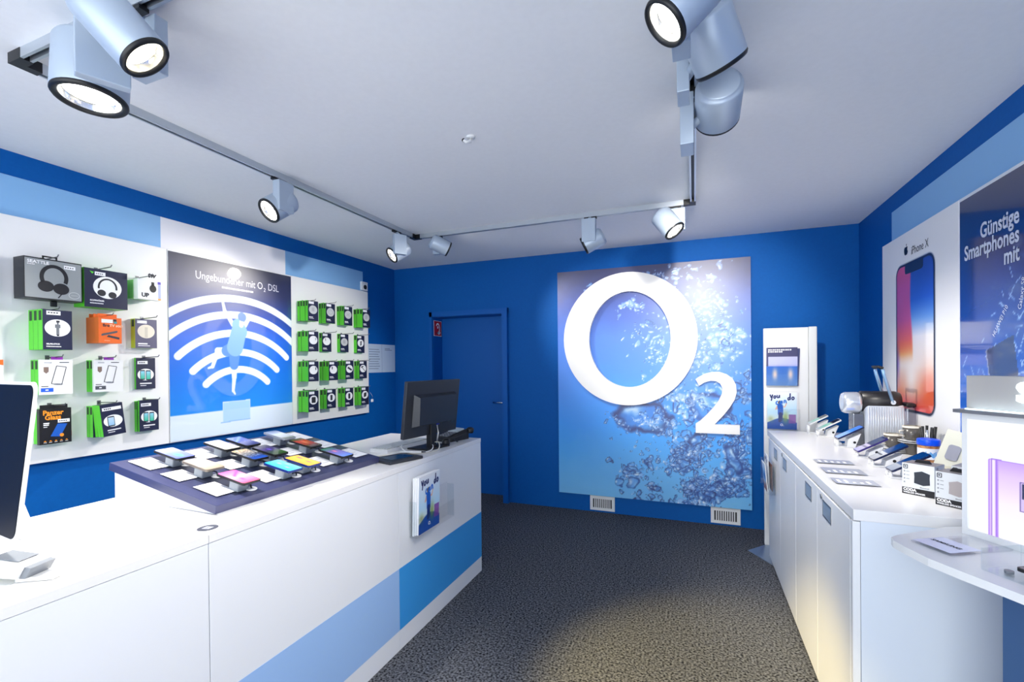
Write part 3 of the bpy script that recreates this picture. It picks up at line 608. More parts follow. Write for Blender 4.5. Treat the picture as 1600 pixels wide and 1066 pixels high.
for r_ in range(4):
    for c_ in range(4):
        d_, n, pic, z0, z1, what = STK[r_][c_]; yc = COLY[c_]; each = d_/n
        hook(pC, yc, z1-.003, .15)
        for k in range(n):
            last = k == n-1
            lb = ('navy package showing %s, %s row, far panel' % (what, RN[r_])) if last else '%s green edged package on the %s hook, %s row of the far panel' % (BK[k], CN[c_], RN[r_])
            th_ = each-.0012
            t = box_pack(lb, yc+(.0015 if k % 2 else -.001), .116, z0+(.002 if k % 2 else 0)+.0015*((k*3+c_) % 3), z1-z0-.006, PX+.001+each*k, th_, PK, [0, 0, 1, 0, 1, 0], 'hooked packages of the far panel' if last else 'green packages on %s hook of the %s row' % (CN[c_], RN[r_]))
            spine(t, .116, z1-z0-.006, th_)
            if last: front_print(t, .116, z1-z0-.006, th_, pic, (196, 200, 200) if r_ == 0 or (r_, c_) == (1, 2) else (244, 246, 246))
tgt = thing('security_tag', 'small white security tag hanging from the last package of the bottom row', 'tag', (-3.075, 3.875, 1.075), LEFT)
MB().rbox(-.017, -.008, 0, .017, 0, .03, .003).build('tag_case', WP, tgt)
MB().tube([(.0, -.004, .03), (.005, -.004, .06), (-.02, -.004, .09), (-.03, -.003, .1)], .0014, 6).build('string', WP, tgt)

# near panel: assorted products
def bx(label, y0, y1, z0, z1, xb, xf, ms, mi, **k): return box_pack(label, (y0+y1)/2, y1-y0, z0, z1-z0, xb, xf-xb, ms, mi, **k)
GB = [M('carton_black', (26, 28, 34), .4), M('carton_grey', (146, 152, 154), .35)]
t = bx('large grey and black headphone box in the top row of the near panel', 1.241, 1.473, 1.803, 2.010, PX+.012, -3.073, GB, [0]*6)
flat('front_print', t, GB[1], [rect(-.113, .006, .113, .201)], -.0955)
flat('product_picture', t, M('headphone_dark', (20, 22, 30), .4), ring(0, .115, .058, .066, .017, 30, -25, 205)+[ell(-.033, .067, .032, .028), ell(.028, .060, .033, .029)]+stroke([(.03, .035), (.015, .012)], .005), -.0962)
text('lettering', 'SEATTLE', .021, INKW, t, -.104, -.0962, .178, bold=.0006, sx=1.05)
flat('lettering', t, INKW, [rect(-.104+k*.006, .169, -.100+k*.006, .173) for k in range(5)], -.0962)
tag(flat('price_sticker', t, PAPER, [rect(.040, .168, .088, .186)], -.0966), 'white price sticker')
flat('sticker_print', t, INK, [rect(.044+k*.010, .174, .050+k*.010, .179) for k in range(4)], -.0969)
flat('badge', t, M('badge_pale', (190, 194, 196), .4), ring(.082, .033, .024, .018, .003, 24)+[rect(.068, .032, .098, .034)], -.0962)
MB().box(-.03, -.06, .207, .03, -.055, .213).box(-.03, -.06, .207, -.024, -.055, .225).box(.024, -.06, .207, .03, -.055, .225).box(-.03, -.06, .222, .03, -.055, .228).build('hang_tab', BLACK, t)
tag(MB().rbox(.005, -.055, -.03, .03, -.04, -.0005, .003).build('seal', BLACK, t), 'black seal under the box')
hook(pA, 1.357, 2.019)
t = bx('navy headphone box with white oval in the top row of the near panel', 1.487, 1.693, 1.787, 2.0, PX+.001, -3.081, PK, [0, 0, 1, 0, 1, 0])
flat('oval_window', t, M('oval_244_246_246'), [ell(.005, .115, .068, .062, 36)], -.0986)
flat('product_picture', t, M('picture_dark', (62, 64, 74), .45), ring(.005, .115, .047, .052, .009, 30, -10, 190)+[ell(-.024, .083, .02, .018), ell(.028, .076, .02, .018)], -.0992)
tag(flat('price_sticker', t, PAPER, [rect(-.055, .178, -.005, .198)], -.0992), 'white price sticker'); flat('sticker_print', t, INK, [rect(-.05+k*.009, .185, -.044+k*.009, .190) for k in range(4)], -.0996)
text('lettering', 'KOPFHÖRER', .0115, INKW, t, -.078, -.0986, .034, bold=.0005); flat('lettering', t, INKW, [rect(-.078+k*.007, .020, -.0725+k*.007, .0255) for k in range(9)], -.0986)
flat('leaf_mark', t, GREEN, [[(-.078, .198), (-.066, .184), (-.058, .194), (-.068, .196)]], -.0986)
hook(pA, 1.59, 2.012)
t = bx('small white box with black plug picture and UP, top row, near panel', 1.735, 1.862, 1.86, 1.981, -3.100, -3.058, [WP], [0]*6)
text('lettering', 'UP', .033, INK, t, -.045, -.0426, .015, bold=.0016)
flat('product_picture', t, BLACK, [ell(.018, .068, .019, .023), rect(.010, .088, .026, .108)], -.0426)
flat('blue_corner', t, M('violet_print', (92, 78, 190), .4), [rect(.045, .098, .0625, .114)], -.0426); flat('side_strip', t, M('pale_violet_print', (176, 184, 222), .4), [rect(.048, .012, .0625, .096)], -.0426)
flat('orange_strip', t, M('amber_print', (240, 170, 70), .4), [rect(.046, .002, .0625, .012)], -.0428)
PKP = [M('green_pale_card', (150, 210, 140), .4), NAVY]
for k in range(3): bx(BK[k]+' pale green package behind the small white plug box', 1.742, 1.856, 1.866, 1.978, PX+.001+k*.026, PX+.026+k*.026, PKP, [0, 0, 1, 0, 1, 0], group='packages behind the plug box')
hk = hook(pA, 1.80, 2.0); text('hook_label', 'tw', .040, INK, pA, 1.80-pA.location.y-.03, -.2, 1.99-pA.location.z, bold=.002, shear=.2)
for k in range(3):
    t = bx('navy package with a silver selfie stick in a white oval' if k == 2 else BK[k]+' green edged package behind the selfie stick one', 1.299, 1.418, 1.546, 1.750, PX+.001+k*.0432, PX+.0425+k*.0432, PK, [0, 0, 1, 0, 1, 0], group='selfie stick packages')
    spine(t, .119, .204, .0415)
flat('oval_window', t, M('oval_244_246_246'), [ell(0, .112, .052, .044, 32)], -.0419)
flat('product_picture', t, M('picture_grey', (110, 114, 120), .4), [rect(-.006, .074, .006, .112), rect(-.011, .112, .011, .130), rect(-.003, .13, .004, .146)], -.0424); flat('product_picture', t, INK, [rect(-.006, .140, .008, .150), rect(-.004, .07, .005, .078)], -.0427)
tag(flat('price_sticker', t, PAPER, [rect(-.044, .178, .012, .198)], -.0424), 'white price sticker'); flat('sticker_print', t, INK, [rect(-.039+k*.011, .186, -.031+k*.011, .192) for k in range(4)], -.0428)
text('lettering', 'SELFIE-STICK', .0095, INKW, t, -.046, -.0424, .026, bold=.0004); flat('lettering', t, INKW, [rect(-.046+k*.006, .014, -.0415+k*.006, .0185) for k in range(10)], -.0424)
hook(pA, 1.358, 1.752)
OR = [M('carton_orange', (240, 108, 34), .4)]
for k in range(3):
    t = bx('orange streaming stick box in the middle column of the near panel' if k == 2 else BK[k]+' orange box behind the front streaming stick box', 1.540, 1.650, 1.589, 1.733, PX+.002+k*.039, PX+.0405+k*.039, OR, [0]*6, group='orange streaming stick boxes')
    MB().box(-.046, -.012, .1442, .046, -.010, .166).build('hang_tab', OR[0], t)
text('lettering', 'fire', .024, INK, t, -.036, -.0392, .092, bold=.0006); text('lettering', 'TV stick', .020, M('ink_cream', (255, 214, 180), .5), t, -.004, -.0392, .093, bold=.0005)
flat('product_picture', t, M('remote_grey', (84, 86, 94), .4), [[(-.042, .040), (.030, .060), (.036, .066), (.032, .072), (-.040, .052), (-.044, .046)]], -.0392); flat('product_picture', t, M('stick_black', (58, 60, 66), .4), [[(-.018, .036), (.042, .022), (.044, .034), (-.010, .046)]], -.0397)
text('lettering', 'amazon', .009, M('ink_cream'), t, -.03, -.0392, .012)
tag(flat('price_sticker', t, PAPER, [rect(-.042, .114, .012, .134)], -.0394), 'white price sticker'); flat('colour_blocks', t, INK, [rect(.014, .124, .03, .136)], -.0394); flat('colour_blocks', t, M('teal_print', (60, 160, 160), .4), [rect(.016, .112, .032, .123)], -.0394)
hook(pA, 1.595, 1.745)
t = bx('faded navy package with a cream round window, right column of the near panel', 1.762, 1.883, 1.570, 1.747, PX+.001, PX+.042, [M('lime_card', (176, 200, 40), .4), M('navy_faded', (86, 84, 112), .4)], [0, 0, 1, 0, 1, 0])
spine(t, .121, .177, .041); flat('oval_window', t, M('oval_cream', (232, 224, 204), .5), [ell(.0, .102, .048, .042, 32)], -.0416); flat('product_picture', t, M('picture_cream', (205, 198, 182), .4), [rect(-.008, .064, .008, .128)], -.0421)
tag(flat('price_sticker', t, PAPER, [rect(-.05, .150, .004, .168)], -.0421), 'white price sticker'); flat('lettering', t, INKW, [rect(-.046, .022, .006, .030), rect(-.046, .012, .02, .016)], -.0421)
hook(pA, 1.823, 1.752)
def glass_box(lbl, y0, w_, foot, nback, xf):
    xs = PX+.001; dpt = (xf-.014-xs)/nback
    for k in range(nback):
        q = box_pack(BK[k]+' green edged package behind the white glass box, %s column' % ('second' if y0 < 1.4 else 'third'), y0+w_/2-.008, .116, 1.316, .178, xs+k*dpt, dpt-.001, PK, [0, 0, 1, 0, 1, 0], 'packages behind the %s white box' % ('second column' if y0 < 1.4 else 'third column'))
        spine(q, .116, .178, dpt-.001)
    t = box_pack(lbl, y0+w_/2, w_, 1.315, .180, xf-.0135, .0125, [WP], [0]*6)
    flat('product_picture', t, INK, [q for q in stroke([(-.022, .056), (-.0, .148), (.040, .142), (.020, .050), (-.022, .056)], .0032)], -.0131)
    flat('shield_mark', t, M('shield_brown', (128, 108, 98), .4), [[(-.052, .142), (-.052, .118), (-.042, .108), (-.032, .118), (-.032, .142)]], -.0131)
    flat('soft_shade', t, M('grey_print', (178, 182, 190), .5), [ell(.006, .052, .02, .006)], -.0129)
    flat('lettering', t, INK, [rect(-.062, .040, -.034, .044), rect(.012, .164, .052, .168)], -.0131); flat('lettering', t, M('grey_print'), [rect(-.05, .162, -.02, .168)], -.0131)
    flat('colour_bar', t, foot, [rect(-.064, .014, -.014, .034)], -.0131); flat('bar_print', t, INKW, [rect(-.046, .021, -.034, .027)], -.0135)
    tag(MB().box(-.02, -.009, .1802, .028, -.007, .196).build('hang_tab', M('violet_tab', (142, 52, 168), .4), t), 'violet hang tab')
    hook(pA, y0+w_/2, 1.507); return t
glass_box('white screen glass box with a bright blue bar, third row of the near panel', 1.303, .134, M('cobalt_print', (30, 92, 214), .4), 2, -3.092)
glass_box('white screen glass box with a dark grey bar, third row of the near panel', 1.534, .142, M('slate_print', (80, 84, 92), .4), 2, -3.102)
def twin(lbl, y0, z0, h_, xb, d_, dense=False, group=None, rx=0, one=False, w_=.109):
    t = box_pack(lbl, y0+w_/2, w_, z0, h_, xb, d_, PK, [1, 1, 1, 1, 1, 0] if dense else [1]*6, group, rx)
    flat('oval_window', t, M('oval_244_246_246'), [ell(0, h_*.46, w_*.42, h_*.19, 32)], -d_-.0006)
    for k, cx in enumerate((-.010,) if one else (-.018, .014)):
        zz = h_*(.45-.012*k); hw = .017 if one else .0135
        flat('product_picture', t, INK, [rrect(cx-hw, zz-h_*.16, cx+hw, zz+h_*.16, .004)], -d_-.0010-.0004*k)
        paint('product_screen', t, PACK, 2*hw-.006, h_*.25, 4, 6, lambda u, v: ramp(v, [(0, (60, 190, 150)), (1, (150, 210, 235))] if not one else [(0, (150, 195, 225)), (1, (190, 215, 235))]), cx-hw+.003, zz-h_*.125, -d_-.0018-.0002*k)
    tag(flat('price_sticker', t, PAPER, [rect(-w_*.42, h_*.80, w_*.10 if not one else w_*.42, h_*.90)], -d_-.0008), 'white price sticker'); flat('sticker_print', t, INK, [rect(-w_*.34+k*.009, h_*.83, -w_*.34+.006+k*.009, h_*.87) for k in range(4)], -d_-.0012)
    flat('lettering', t, INKW, [rect(-w_*.30, h_*.16, w_*.30, h_*.195), rect(-w_*.28, h_*.10, w_*.02, h_*.12)], -d_-.0006)
    return t
twin('navy package with two teal phones in an oval, third row right of the near panel', 1.776, 1.318, .192, PX+.004, .014, True); hook(pA, 1.83, 1.512)
for k in range(2): spine(bx(BK[k]+' green edged package behind the bottom right twin phone pack', 1.775, 1.884, 1.06, 1.246, PX+.001+k*.013, PX+.0132+k*.013, PK, [0, 0, 1, 0, 1, 0], group='packages behind the twin phone pack'), .109, .186, .0122)
twin('navy package with two teal phones in an oval, bottom right of the near panel', 1.778, 1.060, .190, PX+.028, .014, True); hook(pA, 1.83, 1.252)
for k in range(2): bx(BK[k]+' green edged package behind the black glass box, bottom row', 1.312, 1.428, 1.060, 1.240, PX+.001+k*.017, PX+.0172+k*.017, PK, [0, 0, 1, 0, 1, 0], group='packages behind the black glass box')
t = bx('black screen glass box with orange lettering, bottom row of the near panel', 1.310, 1.441, 1.056, 1.240, PX+.036, -3.121, [M('carton_jet', (20, 20, 24), .4)], [0]*6)
oi = M('ink_orange', (250, 152, 30), .5)
text('lettering', 'Panzer', .034, oi, t, -.052, -.0238, .152, bold=.0012, sx=.9); text('lettering', 'Glass', .034, oi, t, -.044, -.0238, .127, bold=.0012, sx=.9)
flat('product_picture', t, M('phone_blue_print', (30, 96, 196), .35), [[(-.022, .040), (.018, .034), (.048, .100), (.008, .104)]], -.0238); flat('badge', t, oi, [ell(.024, .042, .009, .009)], -.0242)
flat('lettering', t, INKW, [rect(-.05, .106, -.026, .112), rect(-.05, .097, -.028, .103), rect(-.05, .088, -.034, .091)]+[rect(-.05+k*.022, .008, -.038+k*.022, .010) for k in range(5)], -.0238)
flat('icons', t, oi, [[(-.05+k*.022, .014), (-.038+k*.022, .014), (-.044+k*.022, .02)] for k in range(5)], -.0238)
tag(flat('price_sticker', t, PAPER, [rect(.008, .108, .058, .126)], -.0242), 'white price sticker'); flat('sticker_print', t, INK, [rect(.013+k*.009, .114, .019+k*.009, .119) for k in range(4)], -.0246)
MB().box(-.058, -.012, .1842, .055, -.010, .204).build('hang_tab', M('carton_jet'), t); hook(pA, 1.376, 1.255)
tag(flat('orange_tab', t, M('carton_orange'), [rect(.0656, .03, .073, .06)], -.008), 'orange tab at its side')
for k in range(2): spine(bx(BK[k]+' green edged package hanging straight behind the tilted ones', 1.536, 1.640, 1.062, 1.236, PX+.001+k*.03, PX+.0295+k*.03, PK, [0, 0, 1, 0, 1, 0], group='packages behind the tilted ones'), .104, .174, .0285)
for k in range(3):
    lb = 'tilted navy package with a pale blue phone in an oval, bottom row' if k == 2 else BK[k]+' tilted green edged package behind the pale blue phone one'
    twin(lb, 1.545, 1.068+.002*k, .178, PX+.064+k*.026, .024, True, 'tilted packages of the bottom row', math.radians(-4-k), True)
hook(pA, 1.595, 1.252, .17)
# cut by the left picture edge
t = bx('grey package with a landscape photo, cut by the left picture edge in the top row', .985, 1.16, 1.815, 2.0, PX+.001, PX+.03, [M('carton_pale', (160, 168, 172), .4)], [0]*6)
paint('photo_print', t, PACK, .165, .11, 20, 14, lambda u, v: ramp(v+.08*np.sin(u*9), [(0, (120, 180, 60)), (.3, (90, 170, 80)), (.45, (230, 205, 60)), (.6, (130, 190, 225)), (1, (150, 170, 180))]), -.083, .02, -.0296)
t = bx('dark framed package with white window, second row at the left picture edge', .99, 1.158, 1.570, 1.775, PX+.001, PX+.03, [M('carton_jet')], [0]*6)
flat('front_print', t, M('front_pale', (188, 196, 206), .4), [rect(-.076, .022, .078, .185)], -.0296)
t = bx('white package with an orange corner behind the touch computer', 1.05, 1.19, 1.30, 1.495, PX+.001, PX+.035, [WP], [0]*6)
flat('corner_print', t, M('carton_orange'), [[(.040, .195), (.052, .172), (.07, .168), (.07, .195)]], -.0356); flat('product_picture', t, INK, [q for q in stroke([(-.03, .02), (-.03, .158), (.045, .158), (.048, .02)], .004)], -.0356)

# sensor box and notices
t = thing('thermostat', 'small white wall box with a round black sensor beside the far panel corner', 'thermostat', (LW, 3.938, 2.232), LEFT)
MB().rbox(-.048, -.028, 0, .048, 0, .092, .004).build('case', WP, t); MB().lathe([(.024, -.031), (.024, -.0282)], 24, (.004, 0, .038), 'y').build('sensor_dial', BLACK, t)
flat('marks', t, GREY, [rect(-.03+k*.016, .074, -.022+k*.016, .078) for k in range(4)], -.0286)
for k, (y0, y1) in enumerate(((4.0, 4.243), (4.247, 4.484))):
    t = thing('notice_sheet', ('white notice sheet full of text lines on the left wall by the far panel', 'nearly blank white notice sheet on the left wall in the room corner')[k], 'notice', (LW+.0004, (y0+y1)/2, 1.372), LEFT, 0)
    hw = (y1-y0)/2; MB().box(-hw, -.0016, 0, hw, 0, .31).build('sheet', M('notice_paper', (196, 214, 232), .5), t)
    flat('printed_lines', t, M('ink_grey', (120, 136, 160), .5), ([rect(-hw*.8, .04+q*.026, hw*(.5+.3*((q*5) % 3)/3), .047+q*.026) for q in range(9)] if k == 0 else [rect(-hw*.6, .245, hw*.5, .252), rect(-hw*.6, .26, hw*.2, .267)]), -.002)

# ---------------------------------------------------------------- back wall: sign board, vents, fire sign
BX0, BX1, BZ0, BZ1 = -1.260, .458, .169, 2.356
sg = thing('sign_board', 'large blue water bubble board with a white O and 2 on the back wall', 'sign', ((BX0+BX1)/2, BW, BZ0))
bwid, bhei = BX1-BX0, BZ1-BZ0
MB().box(-bwid/2, -.039, 0, bwid/2, -.001, bhei).build('board', WHITE_P, sg)
def bubbles(u, v):
    nz, nx = u.shape; px, pz = u*(nx-1), v*(nz-1)
    im = ramp(v, [(0, (118, 194, 244)), (.12, (96, 184, 246)), (.32, (36, 156, 250)), (.5, (48, 140, 240)), (.7, (60, 122, 226)), (.85, (48, 78, 168)), (.94, (40, 52, 116)), (1, (44, 46, 92))])
    im = blend(im, (150, 178, 232), np.exp(-((u-.78)**2/.05+(v-.68)**2/.05))*.55)
    rng = np.random.RandomState(11)
    def bub(cu, cv, r, dark, wide=1., ang=0.):
        cx, cz = cu*(nx-1), cv*(nz-1); x0, x1 = int(max(cx-r*wide-2, 0)), int(min(cx+r*wide+3, nx)); z0, z1 = int(max(cz-r*wide-2, 0)), int(min(cz+r*wide+3, nz))
        if x1 <= x0 or z1 <= z0: return
        X, Z = px[z0:z1, x0:x1]-cx, pz[z0:z1, x0:x1]-cz; ca, sa = math.cos(ang), math.sin(ang)
        a, b_ = (X*ca+Z*sa)/(r*wide), (-X*sa+Z*ca)/r; dd = np.hypot(a, b_); s_ = im[z0:z1, x0:x1]
        ins = sstep(1.08-dd, 0, .22)
        if dark:
            tn = rng.rand(); s_ = blend(s_, (30+60*tn, 96+60*tn, 190+40*tn), ins*.55); s_ = blend(s_, (4+16*tn, 36+40*tn, 108+50*tn), ins*sstep(dd, .55, .85)*sstep(1.2-np.abs(a*.7+b_*.7-.2*tn), 0, .5))
            s_ = blend(s_, (205, 230, 250), np.exp(-((a+.35)**2+(b_-.38)**2)/(.05+.10*rng.rand()))*.95); s_ = blend(s_, (140, 198, 240), np.exp(-((a-.35)**2+(b_+.4)**2)/.08)*.8)
        else:
            s_ = blend(s_, (170, 205, 246), ins*.55); s_ = blend(s_, (70, 128, 214), ins*sstep(dd, .65, .95)*.5)
            s_ = blend(s_, (250, 252, 255), np.exp(-((a+.3)**2+(b_-.35)**2)/.12))
        im[z0:z1, x0:x1] = s_
    def cloud(n, cu, cv, su, sv, r0, r1, dark, ang=0., pw=3.):
        ca, sa = math.cos(ang), math.sin(ang)
        for _ in range(n):
            a, b_ = rng.randn()*su, rng.randn()*sv; r = r0+(r1-r0)*rng.rand()**pw
            bub(cu+a*ca-b_*sa, cv+(a*sa+b_*ca)*.8, r*nx/300., dark if rng.rand() < .88 else not dark, 1+rng.rand()*.7, rng.rand()*3)
    bub(.475, .352, 26*nx/300., True, 2.0, -.10); cloud(60, .56, .345, .05, .03, 1., 4, True); cloud(60, .48, .335, .06, .02, .8, 3, False); cloud(30, .36, .325, .05, .010, 1, 3.5, True, -.6)
    bub(.81, .405, 24*nx/300., True, 1.4, -.1); cloud(60, .66, .42, .05, .05, 1.2, 5, False, -.7); cloud(40, .68, .40, .05, .05, 1.2, 6, True, -.7); cloud(50, .76, .42, .05, .05, 1.2, 4, False)
    cloud(150, .52, .935, .14, .022, 1, 4.5, False, .12); bub(.55, .93, 7*nx/300., True, 1.8, .2)
    cloud(150, .80, .82, .09, .06, .7, 4, False, -.9); cloud(130, .76, .66, .07, .10, .7, 3.4, False); cloud(110, .90, .68, .055, .035, 1, 6, False, .5); cloud(90, .86, .55, .09, .06, 1, 4.5, False)
    cloud(120, .52, .66, .045, .10, .9, 4, False, .25); bub(.40, .83, 5*nx/300., False, 2.4, .1); cloud(30, .42, .825, .04, .012, 1, 3.5, False, .1); cloud(12, .42, .72, .03, .02, .8, 2.5, False)
    cloud(50, .62, .53, .1, .02, 1, 4, False, .3)
    cloud(230, .70, .20, .055, .045, 1., 6, True, .5); cloud(420, .79, .065, .075, .04, 1.1, 6.5, True, .2); cloud(230, .94, .20, .03, .085, 1.1, 6.5, True, .35)
    bub(.915, .20, 8*nx/300., True, 3.4, -1.1); bub(.74, .265, 9*nx/300., True, 1.5, .2); cloud(60, .97, .28, .03, .06, 1, 6, True); cloud(45, .95, .46, .03, .05, 1, 7, True, -.6)
    cloud(60, .41, .10, .06, .035, 1, 6, True, .8); bub(.415, .065, 7*nx/300., True, 1.5, .3); bub(.29, .16, 5.5*nx/300., True); bub(.50, .175, 6*nx/300., True); cloud(40, .52, .06, .03, .06, 1, 6, True, -.2)
    cloud(70, .55, .20, .12, .07, .6, 3, True); cloud(40, .80, .30, .10, .03, .8, 4, True); cloud(25, .6, .29, .05, .012, 1, 4, True, -.3)
    def fld(cell, amp):
        g = rng.randn(nz//cell+3, nx//cell+3); zz, xx = pz/cell, px/cell; z0, x0 = zz.astype(int), xx.astype(int); fz, fx = zz-z0, xx-x0
        fz, fx = fz*fz*(3-2*fz), fx*fx*(3-2*fx)
        return amp*((g[z0, x0]*(1-fx)+g[z0, x0+1]*fx)*(1-fz)+(g[z0+1, x0]*(1-fx)+g[z0+1, x0+1]*fx)*fz)
    wz = np.clip(np.rint(pz+fld(7, 1.5)+fld(16, 2.2)), 0, nz-1).astype(int); wx = np.clip(np.rint(px+fld(7, 1.5)+fld(16, 2.2)), 0, nx-1).astype(int)
    return im[wz, wx]
paint('printed_picture', sg, PBOARD, bwid, bhei, 290, 370, bubbles, -bwid/2, 0, -.0395)
def ring_solid(cx, cz, ox, oz, ix, iz, icx, icz, y0, y1, n=72):
    v = []
    for k in range(n):
        a = 2*PI*k/n; ca, sa = math.cos(a), math.sin(a)
        v += [(cx+ox*ca, y0, cz+oz*sa), (icx+ix*ca, y0, icz+iz*sa), (cx+ox*ca, y1, cz+oz*sa), (icx+ix*ca, y1, icz+iz*sa)]
    f = []
    for k in range(n):
        a, b_ = 4*k, 4*((k+1) % n); f += [(a, a+1, b_+1, b_)[::-1], (a, b_, b_+2, a+2)[::-1], (a+1, a+3, b_+3, b_+1)[::-1]]
    return MB().add(v, f)
bc = (BX0+BX1)/2
SIGNW = M('sign_white', (246, 244, 240), .3)
tag(ring_solid(-.577-bc, 1.677-BZ0, .610, .622, .371, .447, -.566-bc, 1.672-BZ0, -.085, -.040).build('letter', SIGNW, sg), 'white three-dimensional letter O')
Z2 = [(.010, .824), (.364, .824), (.364, .905), (.165, .905), (.235, .985), (.285, 1.055), (.325, 1.125), (.341, 1.19), (.335, 1.255), (.308, 1.31), (.263, 1.345), (.205, 1.366), (.145, 1.364), (.09, 1.350), (.035, 1.318), (.012, 1.300), (.040, 1.243), (.085, 1.273), (.135, 1.288), (.180, 1.284), (.212, 1.262), (.228, 1.225), (.225, 1.175), (.203, 1.122), (.160, 1.058), (.10, .985), (.05, .935), (.010, .905)]
tag(MB().prism([(x-bc, z-BZ0) for x, z in Z2], -.080, -.040).build('digit', SIGNW, sg), 'white three-dimensional digit 2')
for k, (x0, x1) in enumerate(((-.956, -.718), (.131, .370))):
    t = thing('air_vent', ('white slatted air vent low on the back wall, the left one', 'white slatted air vent low on the back wall, the right one')[k], 'vent', ((x0+x1)/2, BW, .019), 0, 'wall vents'); hw = (x1-x0)/2
    b = MB().box(-hw, -.012, 0, hw, -.001, .024).box(-hw, -.012, .112, hw, -.001, .140).box(-hw, -.012, .024, -hw+.028, -.001, .112).box(hw-.028, -.012, .024, hw, -.001, .112)
    b.build('frame', WP, t); MB().box(-hw+.028, -.003, .024, hw-.028, -.001, .112).build('dark_opening', M('vent_dark', (52, 52, 56), .7), t)
    for s_ in range(9):
        x = -hw+.028+(2*hw-.056)*(s_+1)/10; MB().box(x-.0045, -.011, .024, x+.0045, -.0032, .112).build('slat', WP, t)
t = thing('fire_hose_sign', 'small red fire hose sign inside the blue door frame', 'sign', (DX0+.0042, BW+.1, 1.775), LEFT)
MB().box(-.085, -.002, 0, .085, 0, .175).build('plate', INKW, t); flat('red_field', t, M('sign_red', (196, 24, 34), .4), [rect(-.079, .006, .079, .169)], -.0024)
flat('pictogram', t, INKW, ring(.0, .09, .045, .06, .016, 24, -120, 150)+stroke([(-.02, .04), (.03, .025), (.05, .05)], .014)+[ell(0, .1, .012, .016)], -.0028)

# leaflet stand behind the right counter
SX, SY = .512, 4.12
ls = thing('leaflet_stand', 'tall white leaflet stand in front of the back wall at the far right', 'stand', (SX, SY, 0))
MB().rbox(0, 0, 0, .302, .03, 1.712, .002, 1).build('panel', WP, ls)
tag(MB().rbox(.304, -.004, 0, .360, .034, 1.716, .006, 2).build('side_post', M('post_white', (226, 228, 226), .35), ls), 'white side post')
MB().zprism([(-.135, -.173), (.004, -.41), (.03, -.262), (.03, -.012), (0, -.012)], .001, .006).build('foot_plate', M('plate_steel', (150, 165, 185), .35, .6), ls)
for x0, z0, h_ in ((.010, 1.262, .165), (.015, .925, .16)):
    w_ = .225; b = MB().box(x0, -.045, z0, x0+w_, -.042, z0+h_).box(x0, -.045, z0-.003, x0+w_, 0, z0).box(x0, -.042, z0, x0+.003, -.001, z0+h_).box(x0+w_-.003, -.042, z0, x0+w_, -.001, z0+h_)
    b.build('leaflet_holder', ACR, ls)
def flyer_cover(u, v):
    im = ramp(v, [(0, (96, 140, 200)), (.5, (44, 108, 204)), (.52, (180, 184, 232)), (.76, (190, 192, 236)), (.765, (62, 62, 104)), (1, (56, 56, 98))])
    im = blend(im, (66, 66, 108), ((u < .06) & (v > .5))*1.); 
    for cx in (.28, .78): im = blend(im, (232, 205, 190), np.exp(-((u-cx)**2/.006+(v-.30)**2/.02)))
    return im
t = thing('flyer', 'dark topped flyer with two small figures in the upper holder of the white stand', 'flyer', (SX+.118, SY-.028, 1.264), 0, None, (math.radians(2), 0, 0))
MB().box(-.105, -.006, 0, .105, 0, .295).build('sheet', PAPER, t); paint('cover_picture', t, PMAT, .21, .295, 40, 56, flyer_cover, -.105, 0, -.0065)
flat('lettering', t, INKW, [rect(-.093+k*.0145, .272, -.093+k*.0145+(.012, .010)[k % 2], .282) for k in range(11)]+[rect(-.093+k*.0145, .257, -.093+k*.0145+(.010, .012)[k % 2], .267) for k in range(7)], -.007)
t = thing('flyer', 'dark blue flyer edge behind the front one in the upper holder', 'flyer', (SX+.128, SY-.008, 1.264), 0, None, (math.radians(1.5), math.radians(2), 0))
MB().box(-.105, -.006, 0, .105, 0, .29).build('sheet', M('flyer_blue', (56, 62, 112), .4), t)
brochure('brochure with jumping person on its cover, in the white stand', .20, .288, .006, (SX+.117, SY-.03, .927), 0, math.radians(1), 'you')
for k in range(2): brochure(('second', 'third')[k]+' brochure from the front, white edge showing, in the white stand', .20, .288, .006, (SX+.126+k*.006, SY-.0195+k*.0095, .927), 0, math.radians(1), None, 'brochures behind the front one in the stand')
# ---------------------------------------------------------------- right counter
RX, RY0, RY1, RZ = .505, 1.930, 3.920, .938
for k, (y0, y1) in enumerate(((1.935, 2.868), (2.872, 3.83))):
    t = thing('base_cabinet', ('white two door base cabinet at the near end of the right worktop', 'white two door base cabinet at the far end of the right worktop')[k], 'cabinet', (RX, (y0+y1)/2, 0), RIGHT, 'white base cabinets'); hw = (y1-y0)/2
    b = MB().box(-hw, .022, .08, hw, .72, .895).box(-hw+.01, .06, 0, hw-.01, .70, .08); b.build('carcass', WHITE, t)
    for s_ in (-1, 1):
        x0, x1 = sorted((s_*.0015, s_*(hw-.001)))
        dr = MB().rbox(x0, 0, .03, x1, .020, .893, .001, 1).build('door', WHITE, t)
        hx = s_*.165
        hb = MB().box(hx-.065, -.002, .795, hx+.065, -.0002, .802).box(hx-.065, -.002, .858, hx+.065, -.0002, .865).box(hx-.065, -.002, .802, hx-.059, -.0002, .858).box(hx+.059, -.002, .802, hx+.065, -.0002, .858)
        hb.box(hx-.059, -.0012, .802, hx+.059, -.0004, .858, 1)
        tag(hb.build('handle', [STEEL, M('handle_pale', (158, 172, 186), .3, .3)], dr), 'recessed steel handle')
        if s_ == 1: tag(MB().lathe([(.011, -.004), (.011, -.0003)], 18, (.08, 0, .872), 'y').build('lock', STEEL, dr), 'round lock')
t = tag(MB().box(RX, 1.908, 0, RX+.022, 1.932, .897).build('end_trim', WHITE), 'narrow white edge post at the near corner of the right cabinets', 'trim')
